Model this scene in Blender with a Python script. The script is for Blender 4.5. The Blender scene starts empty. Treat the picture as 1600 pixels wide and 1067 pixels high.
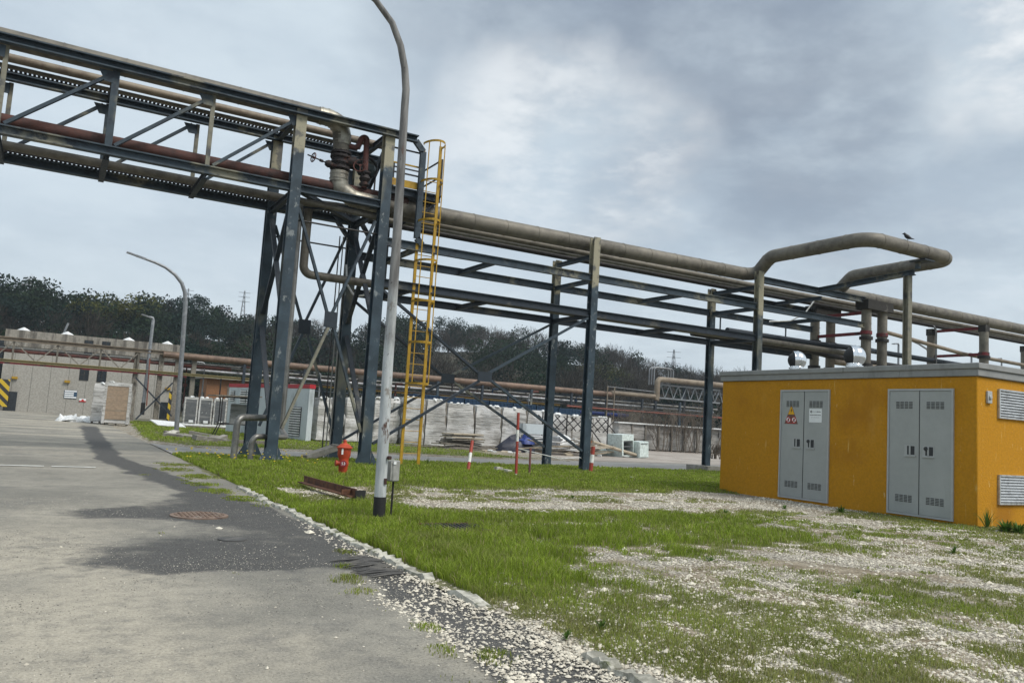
import bpy, math, random
import numpy as np
from mathutils import Vector, Matrix

random.seed(7); RNG = np.random.default_rng(11)
SC = bpy.context.scene; COL = SC.collection
K = 0.82                       # survey units -> metres
PI = math.pi
# ------------------------------------------------------------------ survey of the place
FOC, PITCH, ROLL, AZ, EYE = 1260., math.radians(5.87), math.radians(3.51), math.radians(60.4), 1.6
_cp, _sp, _cr, _sr = math.cos(PITCH), math.sin(PITCH), math.cos(ROLL), math.sin(ROLL)
def _rz(v): return Vector((_cr*v[0]-_sr*v[1], _sr*v[0]+_cr*v[1], v[2]))
_ri, _fw, _up = _rz((1, 0, 0)), _rz((0, _sp, _cp)), _rz((0, -_cp, _sp))
_A = _fw*math.cos(AZ)+_ri*math.sin(AZ); _B = _fw*math.sin(AZ)-_ri*math.cos(AZ)
CAM = Vector((0, 0, EYE))
def ray(x, y):
    d = Vector((x-800, y-533.5, FOC)); return Vector((d.dot(_A), d.dot(_B), d.dot(_up)))
def at(x, y, X=None, Y=None, Z=None):
    d = ray(x, y)
    i, v = (0, X) if X is not None else (1, Y) if Y is not None else (2, Z)
    return CAM+d*((v-CAM[i])/d[i])
def G(x, y): return at(x, y, Z=0)

# ------------------------------------------------------------------ noise
def _hash(ix, iy, s):
    h = (ix.astype(np.int64)*374761393+iy.astype(np.int64)*668265263+s*974634777) & 0xffffffff
    h = ((h ^ (h >> 13))*1274126177) & 0xffffffff
    return ((h ^ (h >> 16)) & 0xffff)/65535.
def vn(x, y, s=0):
    ix, iy = np.floor(x), np.floor(y); fx, fy = x-ix, y-iy
    fx, fy = fx*fx*(3-2*fx), fy*fy*(3-2*fy)
    a, b, c, d = _hash(ix, iy, s), _hash(ix+1, iy, s), _hash(ix, iy+1, s), _hash(ix+1, iy+1, s)
    return (a*(1-fx)+b*fx)*(1-fy)+(c*(1-fx)+d*fx)*fy
def fbm(x, y, s=0, o=4):
    t, a, n = 0, .5, 0
    for k in range(o): t = t+a*vn(x*2**k+17*k, y*2**k-9*k, s+k); n += a; a *= .5
    return t/n
def ss(a, b, x): t = np.clip((x-a)/(b-a), 0, 1); return t*t*(3-2*t)

# ------------------------------------------------------------------ materials
MATS = {}
def _nt(m):
    m.use_nodes = True; nt = m.node_tree; return nt, nt.nodes, nt.links
class NB:
    def __init__(s, nt): s.nt = nt; s.n = nt.nodes; s.l = nt.links
    def node(s, t, **kw):
        n = s.n.new(t)
        for k, v in kw.items(): setattr(n, k, v)
        return n
    def put(s, sock, v):
        if isinstance(v, bpy.types.NodeSocket): s.l.new(v, sock)
        elif v is not None:
            try: sock.default_value = v
            except Exception: sock.default_value = tuple(v)+(1,)
    def math(s, op, a, b=None, c=None, clamp=False):
        n = s.node('ShaderNodeMath', operation=op, use_clamp=clamp)
        for i, v in enumerate((a, b, c)):
            if v is not None: s.put(n.inputs[i], v)
        return n.outputs[0]
    def mix(s, f, a, b, mode='MIX'):
        n = s.node('ShaderNodeMix', data_type='RGBA', blend_type=mode)
        s.put(n.inputs[0], f)
        for i, v in ((6, a), (7, b)):
            s.put(n.inputs[i], v if isinstance(v, bpy.types.NodeSocket) else tuple(v)+(1,))
        return n.outputs[2]
    def noise(s, vec, scale, detail=5, rough=.55, out=0):
        n = s.node('ShaderNodeTexNoise'); n.inputs['Scale'].default_value = scale
        n.inputs['Detail'].default_value = detail; n.inputs['Roughness'].default_value = rough
        s.l.new(vec, n.inputs['Vector']); return n.outputs[out]
    def rng(s, v, lo, hi, a=0., b=1., smooth=True):
        n = s.node('ShaderNodeMapRange', interpolation_type='SMOOTHSTEP' if smooth else 'LINEAR')
        s.put(n.inputs[0], v)
        for i, q in enumerate((lo, hi, a, b)): s.put(n.inputs[i+1], q)
        return n.outputs[0]
    def pos(s, stretch=(1, 1, 1), off=(0, 0, 0)):
        g = s.node('ShaderNodeNewGeometry'); m = s.node('ShaderNodeMapping')
        m.inputs['Scale'].default_value = stretch; m.inputs['Location'].default_value = off
        s.l.new(g.outputs['Position'], m.inputs[0]); return m.outputs[0]
def newmat(name):
    m = bpy.data.materials.new(name); MATS[name] = m
    nt, n, l = _nt(m); b = NB(nt); return m, b, n['Principled BSDF']
def M(name, c, *layers, rough=.6, metal=0., var=.15, vs=9., bump=0., bs=30., spec=.4, stretch=(1, 1, 1)):
    """layers: (colour, noise scale, lo, hi[, stretch])"""
    m, b, p = newmat(name); pos = b.pos(stretch)
    col = b.mix(b.rng(b.noise(pos, vs), .3, .7), [q*(1-var) for q in c], [min(1, q*(1+var)) for q in c])
    for k, L in enumerate(layers):
        q = b.pos(L[4] if len(L) > 4 else (1, 1, 1), (k*7.3, k*3.1, 5*k))
        col = b.mix(b.rng(b.noise(q, L[1], 7, .62), L[2], L[3]), col, L[0])
    b.l.new(col, p.inputs['Base Color'])
    p.inputs['Metallic'].default_value = metal; p.inputs['Specular IOR Level'].default_value = spec
    b.l.new(b.rng(b.noise(pos, vs*2), .3, .7, max(.03, rough-.1), min(1, rough+.1)), p.inputs['Roughness'])
    if bump:
        bp = b.node('ShaderNodeBump'); bp.inputs['Strength'].default_value = bump; bp.inputs['Distance'].default_value = .02
        b.l.new(b.noise(pos, bs, 6), bp.inputs['Height']); b.l.new(bp.outputs[0], p.inputs['Normal'])
    return m
BLUE, PALE = (.034, .048, .066), (.27, .255, .19)
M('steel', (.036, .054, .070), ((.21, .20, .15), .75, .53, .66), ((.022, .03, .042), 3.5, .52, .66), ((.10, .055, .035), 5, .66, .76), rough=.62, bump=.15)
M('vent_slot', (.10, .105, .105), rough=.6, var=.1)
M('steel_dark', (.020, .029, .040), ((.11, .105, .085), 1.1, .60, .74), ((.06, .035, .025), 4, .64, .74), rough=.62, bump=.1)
M('steel_pale', (.20, .19, .145), ((.07, .075, .08), 1.4, .52, .66), ((.11, .06, .035), 6, .62, .72), rough=.65, bump=.15)
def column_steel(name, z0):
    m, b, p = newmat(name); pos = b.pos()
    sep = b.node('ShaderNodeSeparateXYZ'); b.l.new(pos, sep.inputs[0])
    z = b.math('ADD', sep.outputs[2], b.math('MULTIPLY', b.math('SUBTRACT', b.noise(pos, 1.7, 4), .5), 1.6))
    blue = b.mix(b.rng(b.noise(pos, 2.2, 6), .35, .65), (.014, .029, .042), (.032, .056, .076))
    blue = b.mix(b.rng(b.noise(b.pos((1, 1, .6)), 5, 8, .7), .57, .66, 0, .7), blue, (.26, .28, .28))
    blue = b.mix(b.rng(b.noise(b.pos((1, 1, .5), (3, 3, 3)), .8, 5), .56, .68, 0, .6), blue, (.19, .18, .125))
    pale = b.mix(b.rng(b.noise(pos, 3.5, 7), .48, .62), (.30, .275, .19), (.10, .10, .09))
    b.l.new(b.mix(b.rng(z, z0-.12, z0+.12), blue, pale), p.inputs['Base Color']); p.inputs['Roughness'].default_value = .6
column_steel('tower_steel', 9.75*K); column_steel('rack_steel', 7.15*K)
def pipemat(name, c, dirt, **kw):
    m, b, p = newmat(name); pos = b.pos((1, 1, 1)); g = b.node('ShaderNodeNewGeometry')
    sep = b.node('ShaderNodeSeparateXYZ'); b.l.new(g.outputs['Normal'], sep.inputs[0])
    col = b.mix(b.rng(b.noise(pos, 4, 8, .65), .35, .68), c, dirt)
    col = b.mix(b.rng(b.noise(b.pos((.25, .25, 3)), 6, 6, .7), .52, .72, 0, .55), col, [q*.55 for q in dirt])
    w = b.noise(b.pos((.8, .8, .8), (9, 2, 4)), .5, 3)
    col = b.mix(b.rng(w, .4, .7, 0, .45), col, [min(1, q*1.5) for q in c])
    b.l.new(col, p.inputs['Base Color']); p.inputs['Roughness'].default_value = kw.get('rough', .62); p.inputs['Metallic'].default_value = kw.get('metal', .15)
pipemat('pipe_cladding', (.165, .148, .118), (.085, .076, .062))
pipemat('pipe_cladding_warm', (.23, .19, .14), (.14, .105, .075))
pipemat('pipe_brown', (.175, .115, .08), (.09, .06, .042))
pipemat('elbow_tin', (.36, .34, .28), (.17, .15, .12), metal=.5, rough=.45)
pipemat('galvanised', (.22, .215, .20), (.11, .108, .10), metal=.55, rough=.42)
pipemat('rust', (.075, .028, .02), (.022, .014, .013), metal=0, rough=.8)
pipemat('rust_red', (.12, .036, .026), (.045, .02, .018), metal=0, rough=.75)
M('valve_dark', (.022, .017, .017), ((.075, .03, .02), 5, .55, .72), rough=.7)
M('actuator', (.025, .04, .04), ((.09, .09, .08), 6, .6, .7), rough=.5)
M('yellow_paint', (.38, .225, .015), ((.20, .10, .03), 3, .58, .72), ((.10, .05, .03), 9, .66, .74), rough=.5)
M('red_paint', (.30, .045, .028), ((.12, .04, .03), 6, .58, .72), rough=.6)
M('red_pipe', (.20, .06, .04), ((.10, .05, .04), 3, .5, .66), rough=.6)
M('ochre_pipe', (.27, .17, .03), ((.14, .09, .04), 3, .5, .66), rough=.6)
M('red_beam', (.17, .022, .026), ((.05, .025, .025), 3, .48, .62), rough=.6)
M('white_paint', (.66, .66, .62), ((.3, .27, .22), 7, .6, .75), rough=.55)
M('black_paint', (.018, .018, .018), rough=.6, vs=20)
M('cabin_render', (.48, .226, .013), ((.53, .28, .045), 1.3, .6, .78, (1, 1, .45)), ((.37, .162, .012), .6, .5, .72), ((.60, .37, .10), 3.2, .62, .72, (2.4, 2.4, .3)), ((.62, .42, .16), 8, .66, .72, (1.6, 1.6, .5)), ((.27, .13, .02), 2.5, .66, .82, (3, 3, .2)), rough=.85, var=.09, vs=22, bump=.4, bs=45, spec=.2)
M('cabin_fascia', (.27, .275, .27), ((.18, .185, .18), 1.5, .5, .7, (1, 1, .3)), ((.12, .12, .11), 5, .62, .75, (3, 3, .15)), rough=.8, var=.06, bump=.1)
M('roof_felt', (.16, .16, .15), ((.09, .1, .08), 2, .5, .7), rough=.9)
M('door_paint', (.34, .355, .345), ((.38, .395, .385), .7, .45, .65), ((.22, .23, .22), 6, .68, .8, (2, 2, .4)), rough=.42, var=.03)
M('door_trim', (.40, .41, .405), rough=.45, var=.05)
M('dark_slot', (.035, .038, .04), rough=.6, var=.1)
M('louvre_metal', (.52, .53, .53), ((.36, .36, .36), 5, .5, .7), rough=.35, metal=.5)
M('chrome', (.86, .87, .88), rough=.13, metal=1., var=.03)
M('hall_concrete', (.33, .315, .28), ((.25, .24, .21), .5, .5, .72, (1, 1, .4)), ((.21, .20, .175), 2.5, .62, .78, (2, 2, .25)), rough=.9)
M('joint', (.13, .125, .11))
M('concrete', (.25, .235, .205), ((.16, .15, .13), 1.2, .5, .68), ((.33, .32, .29), 4, .55, .7), rough=.9, bump=.3, bs=20)
M('concrete_pier', (.19, .175, .145), ((.11, .10, .085), 1.6, .48, .66, (1, 1, .4)), rough=.9, bump=.25, bs=20)
M('concrete_dark', (.032, .03, .027), ((.15, .14, .12), 2.2, .58, .68), rough=.9)
M('kerb_stone', (.52, .50, .43), ((.24, .23, .19), 5, .45, .62), ((.12, .13, .07), 7, .55, .66), rough=.9, bump=.5, bs=25)
M('wood_grey', (.20, .18, .15), ((.10, .085, .07), 3, .5, .65, (4, 4, 1)), rough=.85, var=.25)
M('wood_pale', (.42, .36, .27), ((.26, .21, .15), 4, .5, .7), rough=.8)
M('plastic_white', (.72, .73, .72), ((.55, .55, .52), 2, .5, .7), rough=.4)
M('fridge_white', (.62, .70, .67), ((.42, .48, .44), 2.5, .55, .75), rough=.35)
M('blue_tarp', (.02, .045, .21), ((.01, .02, .09), 3, .5, .65), rough=.45)
M('crate_blue', (.010, .036, .08), ((.008, .022, .055), 3, .5, .65), rough=.55)
M('container_paint', (.50, .55, .565), ((.26, .29, .30), 1.2, .5, .7, (1, 1, .3)), rough=.5, var=.04)
M('container_red', (.40, .02, .03), rough=.5)
M('shed_orange', (.24, .12, .06), ((.20, .10, .05), 1.5, .5, .7), rough=.9)
M('glass_dark', (.02, .025, .03), rough=.15, var=.2, spec=.6)
M('iron_black', (.022, .02, .02), ((.07, .04, .03), 6, .6, .7), rough=.6)
M('rust_flat', (.13, .058, .03), ((.07, .03, .02), 6, .45, .6), ((.22, .12, .07), 9, .6, .72), rough=.85, bump=.3)
M('manhole_iron', (.20, .14, .105), ((.27, .22, .18), 7, .5, .65), ((.09, .06, .05), 12, .55, .65), rough=.8, bump=.2)
M('hydrant_red', (.42, .055, .02), ((.26, .05, .025), 4, .5, .7), ((.12, .04, .025), 9, .64, .74), rough=.55)
M('label_maroon', (.22, .02, .03), rough=.5)
def polemat():
    m, b, p = newmat('pole_paint'); pos = b.pos(); sep = b.node('ShaderNodeSeparateXYZ'); b.l.new(pos, sep.inputs[0])
    st = b.noise(b.pos((1, 1, .14)), 12, 6, .65)
    a = b.mix(b.rng(st, .38, .62), (.36, .385, .39), (.50, .52, .52)); a = b.mix(b.rng(b.noise(b.pos((1, 1, .5), (5, 1, 2)), 7, 7, .7), .58, .66, 0, .8), a, (.20, .17, .14))
    c = b.mix(b.rng(st, .35, .65), (.10, .097, .093), (.225, .22, .21)); z = b.math('ADD', sep.outputs[2], b.math('MULTIPLY', b.math('SUBTRACT', b.noise(b.pos((1, 1, .6)), 2.6, 5), .5), 2.6))
    col = b.mix(b.rng(z, 2.1, 3.4), a, c)
    col = b.mix(b.rng(b.noise(b.pos((1, 1, .3), (2, 7, 1)), 4.2, 6, .7), .60, .66), col, (.085, .042, .028))
    col = b.mix(b.rng(b.noise(b.pos((1, 1, .5), (4, 4, 4)), 26, 4, .7), .66, .71), col, (.04, .032, .03))
    b.l.new(col, p.inputs['Base Color']); p.inputs['Roughness'].default_value = .65
    bp = b.node('ShaderNodeBump'); bp.inputs['Strength'].default_value = .3; bp.inputs['Distance'].default_value = .01; b.l.new(st, bp.inputs['Height']); b.l.new(bp.outputs[0], p.inputs['Normal'])
polemat()
M('pole_rusty', (.20, .195, .19), ((.34, .34, .33), 2.2, .5, .64, (2, 2, .4)), ((.09, .05, .04), 4, .58, .68), rough=.65)
M('lamp_grey', (.22, .23, .24), ((.34, .35, .36), 3, .5, .7), rough=.45, metal=.4)
M('box_grey', (.30, .30, .28), ((.22, .215, .2), 4, .5, .7), rough=.5)
M('bark', (.075, .06, .048), ((.04, .032, .026), 2, .45, .65), rough=.95)
M('twig', (.14, .115, .09), ((.22, .185, .15), 1, .5, .7), rough=.95)
M('feather', (.012, .012, .014), rough=.5)
M('sign_yellow', (.75, .40, .01), rough=.5, var=.03); M('sign_red', (.45, .03, .03), rough=.5, var=.05); M('sign_white', (.78, .80, .80), rough=.5, var=.03)
M('sign_ink', (.03, .03, .03), rough=.6, var=.03); M('sign_grey', (.38, .40, .41), rough=.6, var=.03); M('sign_blue', (.03, .07, .12), rough=.5)
M('sign_plate', (.16, .075, .06), rough=.6, var=.1)
M('cardboard', (.31, .23, .16), ((.22, .17, .12), 1.2, .5, .65, (.3, .3, 6)), ((.42, .38, .33), 2.5, .56, .7, (.4, .4, 5)), rough=.7)
M('brick_pack', (.11, .115, .12), ((.22, .22, .22), 2, .5, .65, (.3, .3, 5)), rough=.45)
M('litter', (.7, .7, .68), ((.4, .38, .34), 2, .5, .7), rough=.6)
def wrapmat(name, c, c2, c3):
    m, b, p = newmat(name); oi = b.node('ShaderNodeObjectInfo'); pos = b.pos()
    sc = b.node('ShaderNodeVectorMath', operation='ADD'); b.l.new(pos, sc.inputs[0])
    cx = b.node('ShaderNodeCombineXYZ'); b.l.new(b.math('MULTIPLY', oi.outputs['Random'], 37), cx.inputs[2]); b.l.new(cx.outputs[0], sc.inputs[1])
    v = sc.outputs[0]
    mp = b.node('ShaderNodeMapping'); mp.inputs['Scale'].default_value = (.7, .7, 5); b.l.new(v, mp.inputs[0])
    st = b.noise(mp.outputs[0], 1.6, 7, .65)
    col = b.mix(b.rng(st, .45, .62), c, c2)
    col = b.mix(b.rng(b.noise(v, 1.1, 6, .6), .5, .68), col, c3)
    mp2 = b.node('ShaderNodeMapping'); mp2.inputs['Scale'].default_value = (2.2, 2.2, 14); b.l.new(v, mp2.inputs[0])
    col = b.mix(b.rng(b.noise(mp2.outputs[0], 2.5, 4, .7), .62, .70, 0, .8), col, [q*.3 for q in c])
    b.l.new(col, p.inputs['Base Color']); p.inputs['Roughness'].default_value = .32
    bp = b.node('ShaderNodeBump'); bp.inputs['Strength'].default_value = .7; bp.inputs['Distance'].default_value = .06
    b.l.new(b.noise(mp.outputs[0], 3.2, 6, .7), bp.inputs['Height']); b.l.new(bp.outputs[0], p.inputs['Normal'])
wrapmat('wrap_white', (.52, .51, .485), (.28, .27, .25), (.64, .64, .63))
wrapmat('wrap_grey', (.34, .325, .30), (.19, .18, .165), (.44, .43, .41))
wrapmat('wrap_dull', (.27, .28, .28), (.15, .155, .155), (.36, .37, .37))
def attrmat(name, attr='tint', rough=.7, trans=0., spec=.3):
    m, b, p = newmat(name); a = b.node('ShaderNodeAttribute', attribute_name=attr)
    b.l.new(a.outputs['Color'], p.inputs['Base Color']); p.inputs['Roughness'].default_value = rough
    p.inputs['Specular IOR Level'].default_value = spec
    if trans:
        t = b.node('ShaderNodeBsdfTranslucent'); b.l.new(a.outputs['Color'], t.inputs[0])
        mx = b.node('ShaderNodeMixShader'); mx.inputs[0].default_value = trans
        o = b.n['Material Output']; b.l.new(p.outputs[0], mx.inputs[1]); b.l.new(t.outputs[0], mx.inputs[2]); b.l.new(mx.outputs[0], o.inputs[0])
attrmat('grass_blades', trans=.42, rough=.6); attrmat('stones', rough=.9, spec=.2); attrmat('leaves', trans=.2, rough=.95, spec=.04)

# ------------------------------------------------------------------ mesh building
BASE = {}
def fillet(pts, r, n=7):
    P = [Vector(p) for p in pts]
    if len(P) < 3 or r <= 0: return P
    out = [P[0]]
    for i in range(1, len(P)-1):
        a, b, c = P[i-1], P[i], P[i+1]; u, w = (a-b).normalized(), (c-b).normalized()
        ang = u.angle(w)
        if ang > PI-.02: out.append(b); continue
        d = min(r/math.tan(ang/2), (a-b).length*.49, (c-b).length*.49)
        rr = d*math.tan(ang/2); bis = (u+w).normalized(); cen = b+bis*(rr/math.sin(ang/2))
        p0, p1 = b+u*d-cen, b+w*d-cen; tot = p0.angle(p1); s = math.sin(tot)
        for k in range(n+1):
            t = k/n; out.append(cen+(p0*math.sin((1-t)*tot)+p1*math.sin(t*tot))/s)
    out.append(P[-1]); return out
class MB:
    def __init__(s): s.v = []; s.f = []; s.m = []
    def add(s, vs, fs, mi=0):
        o = len(s.v); s.v += [tuple(v) for v in vs]
        for f in fs: s.f.append(tuple(i+o for i in f)); s.m.append(mi)
        return s
    def box(s, lo, hi, mi=0):
        x0, y0, z0 = lo; x1, y1, z1 = hi
        return s.add([(x0, y0, z0), (x1, y0, z0), (x1, y1, z0), (x0, y1, z0), (x0, y0, z1), (x1, y0, z1), (x1, y1, z1), (x0, y1, z1)],
                     [(3, 2, 1, 0), (4, 5, 6, 7), (0, 1, 5, 4), (1, 2, 6, 5), (2, 3, 7, 6), (3, 0, 4, 7)], mi)
    def cbox(s, c, d, rz=0, mi=0, tilt=(0, 0)):
        R = Matrix.Rotation(rz, 3, 'Z')@Matrix.Rotation(tilt[0], 3, 'X')@Matrix.Rotation(tilt[1], 3, 'Y'); c = Vector(c); h = Vector(d)/2
        vs = [c+R@Vector((a*h.x, b*h.y, e*h.z)) for e in (-1, 1) for a, b in ((-1, -1), (1, -1), (1, 1), (-1, 1))]
        return s.add(vs, [(3, 2, 1, 0), (4, 5, 6, 7), (0, 1, 5, 4), (1, 2, 6, 5), (2, 3, 7, 6), (3, 0, 4, 7)], mi)
    def prof(s, p0, p1, pr, up=(0, 0, 1), mi=0):
        p0, p1 = Vector(p0), Vector(p1); d = (p1-p0).normalized(); up = Vector(up)
        if abs(d.dot(up)) > .95: up = Vector((0, 1, 0)) if abs(d.y) < .9 else Vector((1, 0, 0))
        sx = d.cross(up).normalized(); sy = sx.cross(d); n = len(pr)
        vs = [p+sx*a+sy*b for p in (p0, p1) for a, b in pr]
        return s.add(vs, [tuple(range(n))[::-1], tuple(range(n, 2*n))]+[(i, (i+1) % n, n+(i+1) % n, n+i) for i in range(n)], mi)
    def bar(s, p0, p1, w, h, up=(0, 0, 1), mi=0):
        return s.prof(p0, p1, [(-w/2, -h/2), (w/2, -h/2), (w/2, h/2), (-w/2, h/2)], up, mi)
    def ibeam(s, p0, p1, h, w, t=.035, up=(0, 0, 1), mi=0):
        a, b, q = w/2, h/2, t/2
        return s.prof(p0, p1, [(-a, -b), (a, -b), (a, -b+t), (q, -b+t), (q, b-t), (a, b-t), (a, b), (-a, b), (-a, b-t), (-q, b-t), (-q, -b+t), (-a, -b+t)], up, mi)
    def chan(s, p0, p1, h, w, t=.03, up=(0, 0, 1), mi=0):
        a, b = w, h/2
        return s.prof(p0, p1, [(0, -b), (a, -b), (a, -b+t), (t, -b+t), (t, b-t), (a, b-t), (a, b), (0, b)], up, mi)
    def angle(s, p0, p1, w, t=.025, up=(0, 0, 1), mi=0):
        return s.prof(p0, p1, [(0, 0), (w, 0), (w, t), (t, t), (t, w), (0, w)], up, mi)
    def tube(s, pts, r, n=12, bend=0, mi=0, cap=True, bn=7):
        P = fillet(pts, bend, bn); N = len(P); rr = r if isinstance(r, (list, tuple)) else [r]*N
        if len(rr) != N: rr = [rr[0]+(rr[-1]-rr[0])*i/(N-1) for i in range(N)]
        T = [(P[min(i+1, N-1)]-P[max(i-1, 0)]).normalized() for i in range(N)]
        up = Vector((0, 0, 1)) if abs(T[0].z) < .9 else Vector((1, 0, 0))
        sx = T[0].cross(up).normalized(); vs = []
        for i in range(N):
            sx = (sx-T[i]*sx.dot(T[i])).normalized(); sy = sx.cross(T[i])
            vs += [P[i]+(sx*math.cos(2*PI*k/n)+sy*math.sin(2*PI*k/n))*rr[i] for k in range(n)]
        fs = [(i*n+k, (i+1)*n+k, (i+1)*n+(k+1) % n, i*n+(k+1) % n) for i in range(N-1) for k in range(n)]
        if cap: fs += [tuple(range(n)), tuple((N-1)*n+k for k in range(n))[::-1]]
        return s.add(vs, fs, mi)
    def rings(s, pts, r, step, w=.03, n=12, bend=0, mi=0, start=.5):
        P = fillet(pts, bend); acc = 0; nxt = start
        for a, b in zip(P, P[1:]):
            L = (b-a).length
            while nxt < acc+L:
                t = (nxt-acc)/L; c = a.lerp(b, t); d = (b-a).normalized()*w/2
                s.tube([c-d, c+d], r, n, mi=mi); nxt += step
            acc += L
        return s
    def lathe(s, c, prof, n=16, axis=(0, 0, 1), mi=0):
        c = Vector(c); ax = Vector(axis).normalized(); q = Vector((0, 0, 1)).rotation_difference(ax); vs = []
        for r, z in prof:
            vs += [c+q@Vector((r*math.cos(2*PI*k/n), r*math.sin(2*PI*k/n), z)) for k in range(n)]
        N = len(prof)
        return s.add(vs, [(i*n+k, i*n+(k+1) % n, (i+1)*n+(k+1) % n, (i+1)*n+k) for i in range(N-1) for k in range(n)]+[tuple(range(n))[::-1], tuple((N-1)*n+k for k in range(n))], mi)
    def ring(s, c, R, r, axis=(0, 0, 1), n=20, m=6, mi=0):
        c = Vector(c); q = Vector((0, 0, 1)).rotation_difference(Vector(axis).normalized()); vs = []
        for i in range(n):
            a = 2*PI*i/n
            for k in range(m):
                b = 2*PI*k/m; vs.append(c+q@Vector(((R+r*math.cos(b))*math.cos(a), (R+r*math.cos(b))*math.sin(a), r*math.sin(b))))
        return s.add(vs, [(i*m+k, ((i+1) % n)*m+k, ((i+1) % n)*m+(k+1) % m, i*m+(k+1) % m) for i in range(n) for k in range(m)], mi)
    def poly(s, pts, mi=0): return s.add(pts, [tuple(range(len(pts)))], mi)
    def build(s, name, mats, parent=None, base=None, smooth=40):
        mats = [mats] if isinstance(mats, str) else mats
        V = np.array(s.v, dtype=float).reshape(-1, 3)
        if parent is not None: base = BASE[parent.name]
        elif base is None: base = Vector(((V[:, 0].min()+V[:, 0].max())/2, (V[:, 1].min()+V[:, 1].max())/2, V[:, 2].min()))
        base = Vector(base); V = (V-np.array(base))*K
        me = bpy.data.meshes.new(name); me.from_pydata(V.tolist(), [], s.f)
        for q in mats: me.materials.append(MATS[q])
        me.polygons.foreach_set('material_index', s.m)
        if smooth: me.shade_smooth(); me.set_sharp_from_angle(angle=math.radians(smooth))
        me.update()
        return link(name, me, parent, base)
def link(name, me, parent, base):
    o = bpy.data.objects.new(name, me); COL.objects.link(o); BASE[o.name] = Vector(base)
    if parent is not None: o.parent = parent
    else: o.location = Vector(base)*K
    return o
def tag(o, label=None, cat=None, group=None, kind=None):
    for k, v in (('label', label), ('category', cat), ('group', group), ('kind', kind)):
        if v: o[k] = v
    return o
def thing(name, label, cat, loc, group=None):
    return tag(link(name, None, None, Vector(loc)), label, cat, group)
def copy_tree(o, loc=None, rz=None, label=None, parent=None, scale=None):
    c = o.copy(); COL.objects.link(c); BASE[c.name] = BASE[o.name]
    if parent is not None: c.parent = parent
    else:
        if loc is not None: c.location = Vector(loc)*K
        if rz is not None: c.rotation_euler.z = rz
        if scale is not None: c.scale = scale
        if label: c['label'] = label
    for ch in [x for x in bpy.data.objects if x.parent == o]: copy_tree(ch, parent=c)
    return c
def bevel(o, w=.01, seg=2):
    m = o.modifiers.new('bevel', 'BEVEL'); m.width = w; m.segments = seg; m.limit_method = 'ANGLE'; return o
def npmesh(name, V, T, mat, tint=None, attrs=None, base=(0, 0, 0), smooth=False, parent=None):
    """V (n,3) in survey units, T (m,k) faces"""
    V = (np.asarray(V, dtype=np.float32)-np.array(base, dtype=np.float32))*K; T = np.asarray(T, dtype=np.int32)
    me = bpy.data.meshes.new(name); me.vertices.add(len(V)); me.vertices.foreach_set('co', V.ravel())
    me.loops.add(T.size); me.loops.foreach_set('vertex_index', T.ravel())
    me.polygons.add(len(T)); me.polygons.foreach_set('loop_start', np.arange(len(T), dtype=np.int32)*T.shape[1])
    me.polygons.foreach_set('use_smooth', np.full(len(T), smooth, dtype=bool))
    if tint is not None:
        a = me.attributes.new('tint', 'FLOAT_COLOR', 'POINT'); c = np.ones((len(V), 4), dtype=np.float32); c[:, :3] = tint; a.data.foreach_set('color', c.ravel())
    for k, v in (attrs or {}).items():
        a = me.attributes.new(k, 'FLOAT', 'POINT'); a.data.foreach_set('value', np.asarray(v, dtype=np.float32))
    me.materials.append(MATS[mat]); me.update(calc_edges=True); me.validate()
    return link(name, me, parent, base)
ORD = 'first second third fourth fifth sixth seventh eighth ninth tenth eleventh twelfth thirteenth fourteenth fifteenth sixteenth seventeenth eighteenth nineteenth twentieth'.split()
# ================================================================== SETTING: ground, roads, hill, sky
def sheet(name, xs, ys, zf, mat, attrf=None, hole=None):
    X, Y = np.meshgrid(xs, ys); n, m = X.shape
    x, y = X.ravel(), Y.ravel(); V = np.stack([x, y, zf(x, y)], 1)
    i = np.arange((n-1)*(m-1)); r, c = i//(m-1), i % (m-1); a = r*m+c
    T = np.stack([a, a+1, a+m+1, a+m], 1)
    o = npmesh(name, V, T, mat, attrs=attrf(x, y) if attrf else None, smooth=True); o['kind'] = 'structure'; return o
def grow(a, b, d0, k):
    out = [a]; d = d0
    while out[-1] < b: out.append(out[-1]+d); d *= k
    return np.array(out)
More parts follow.
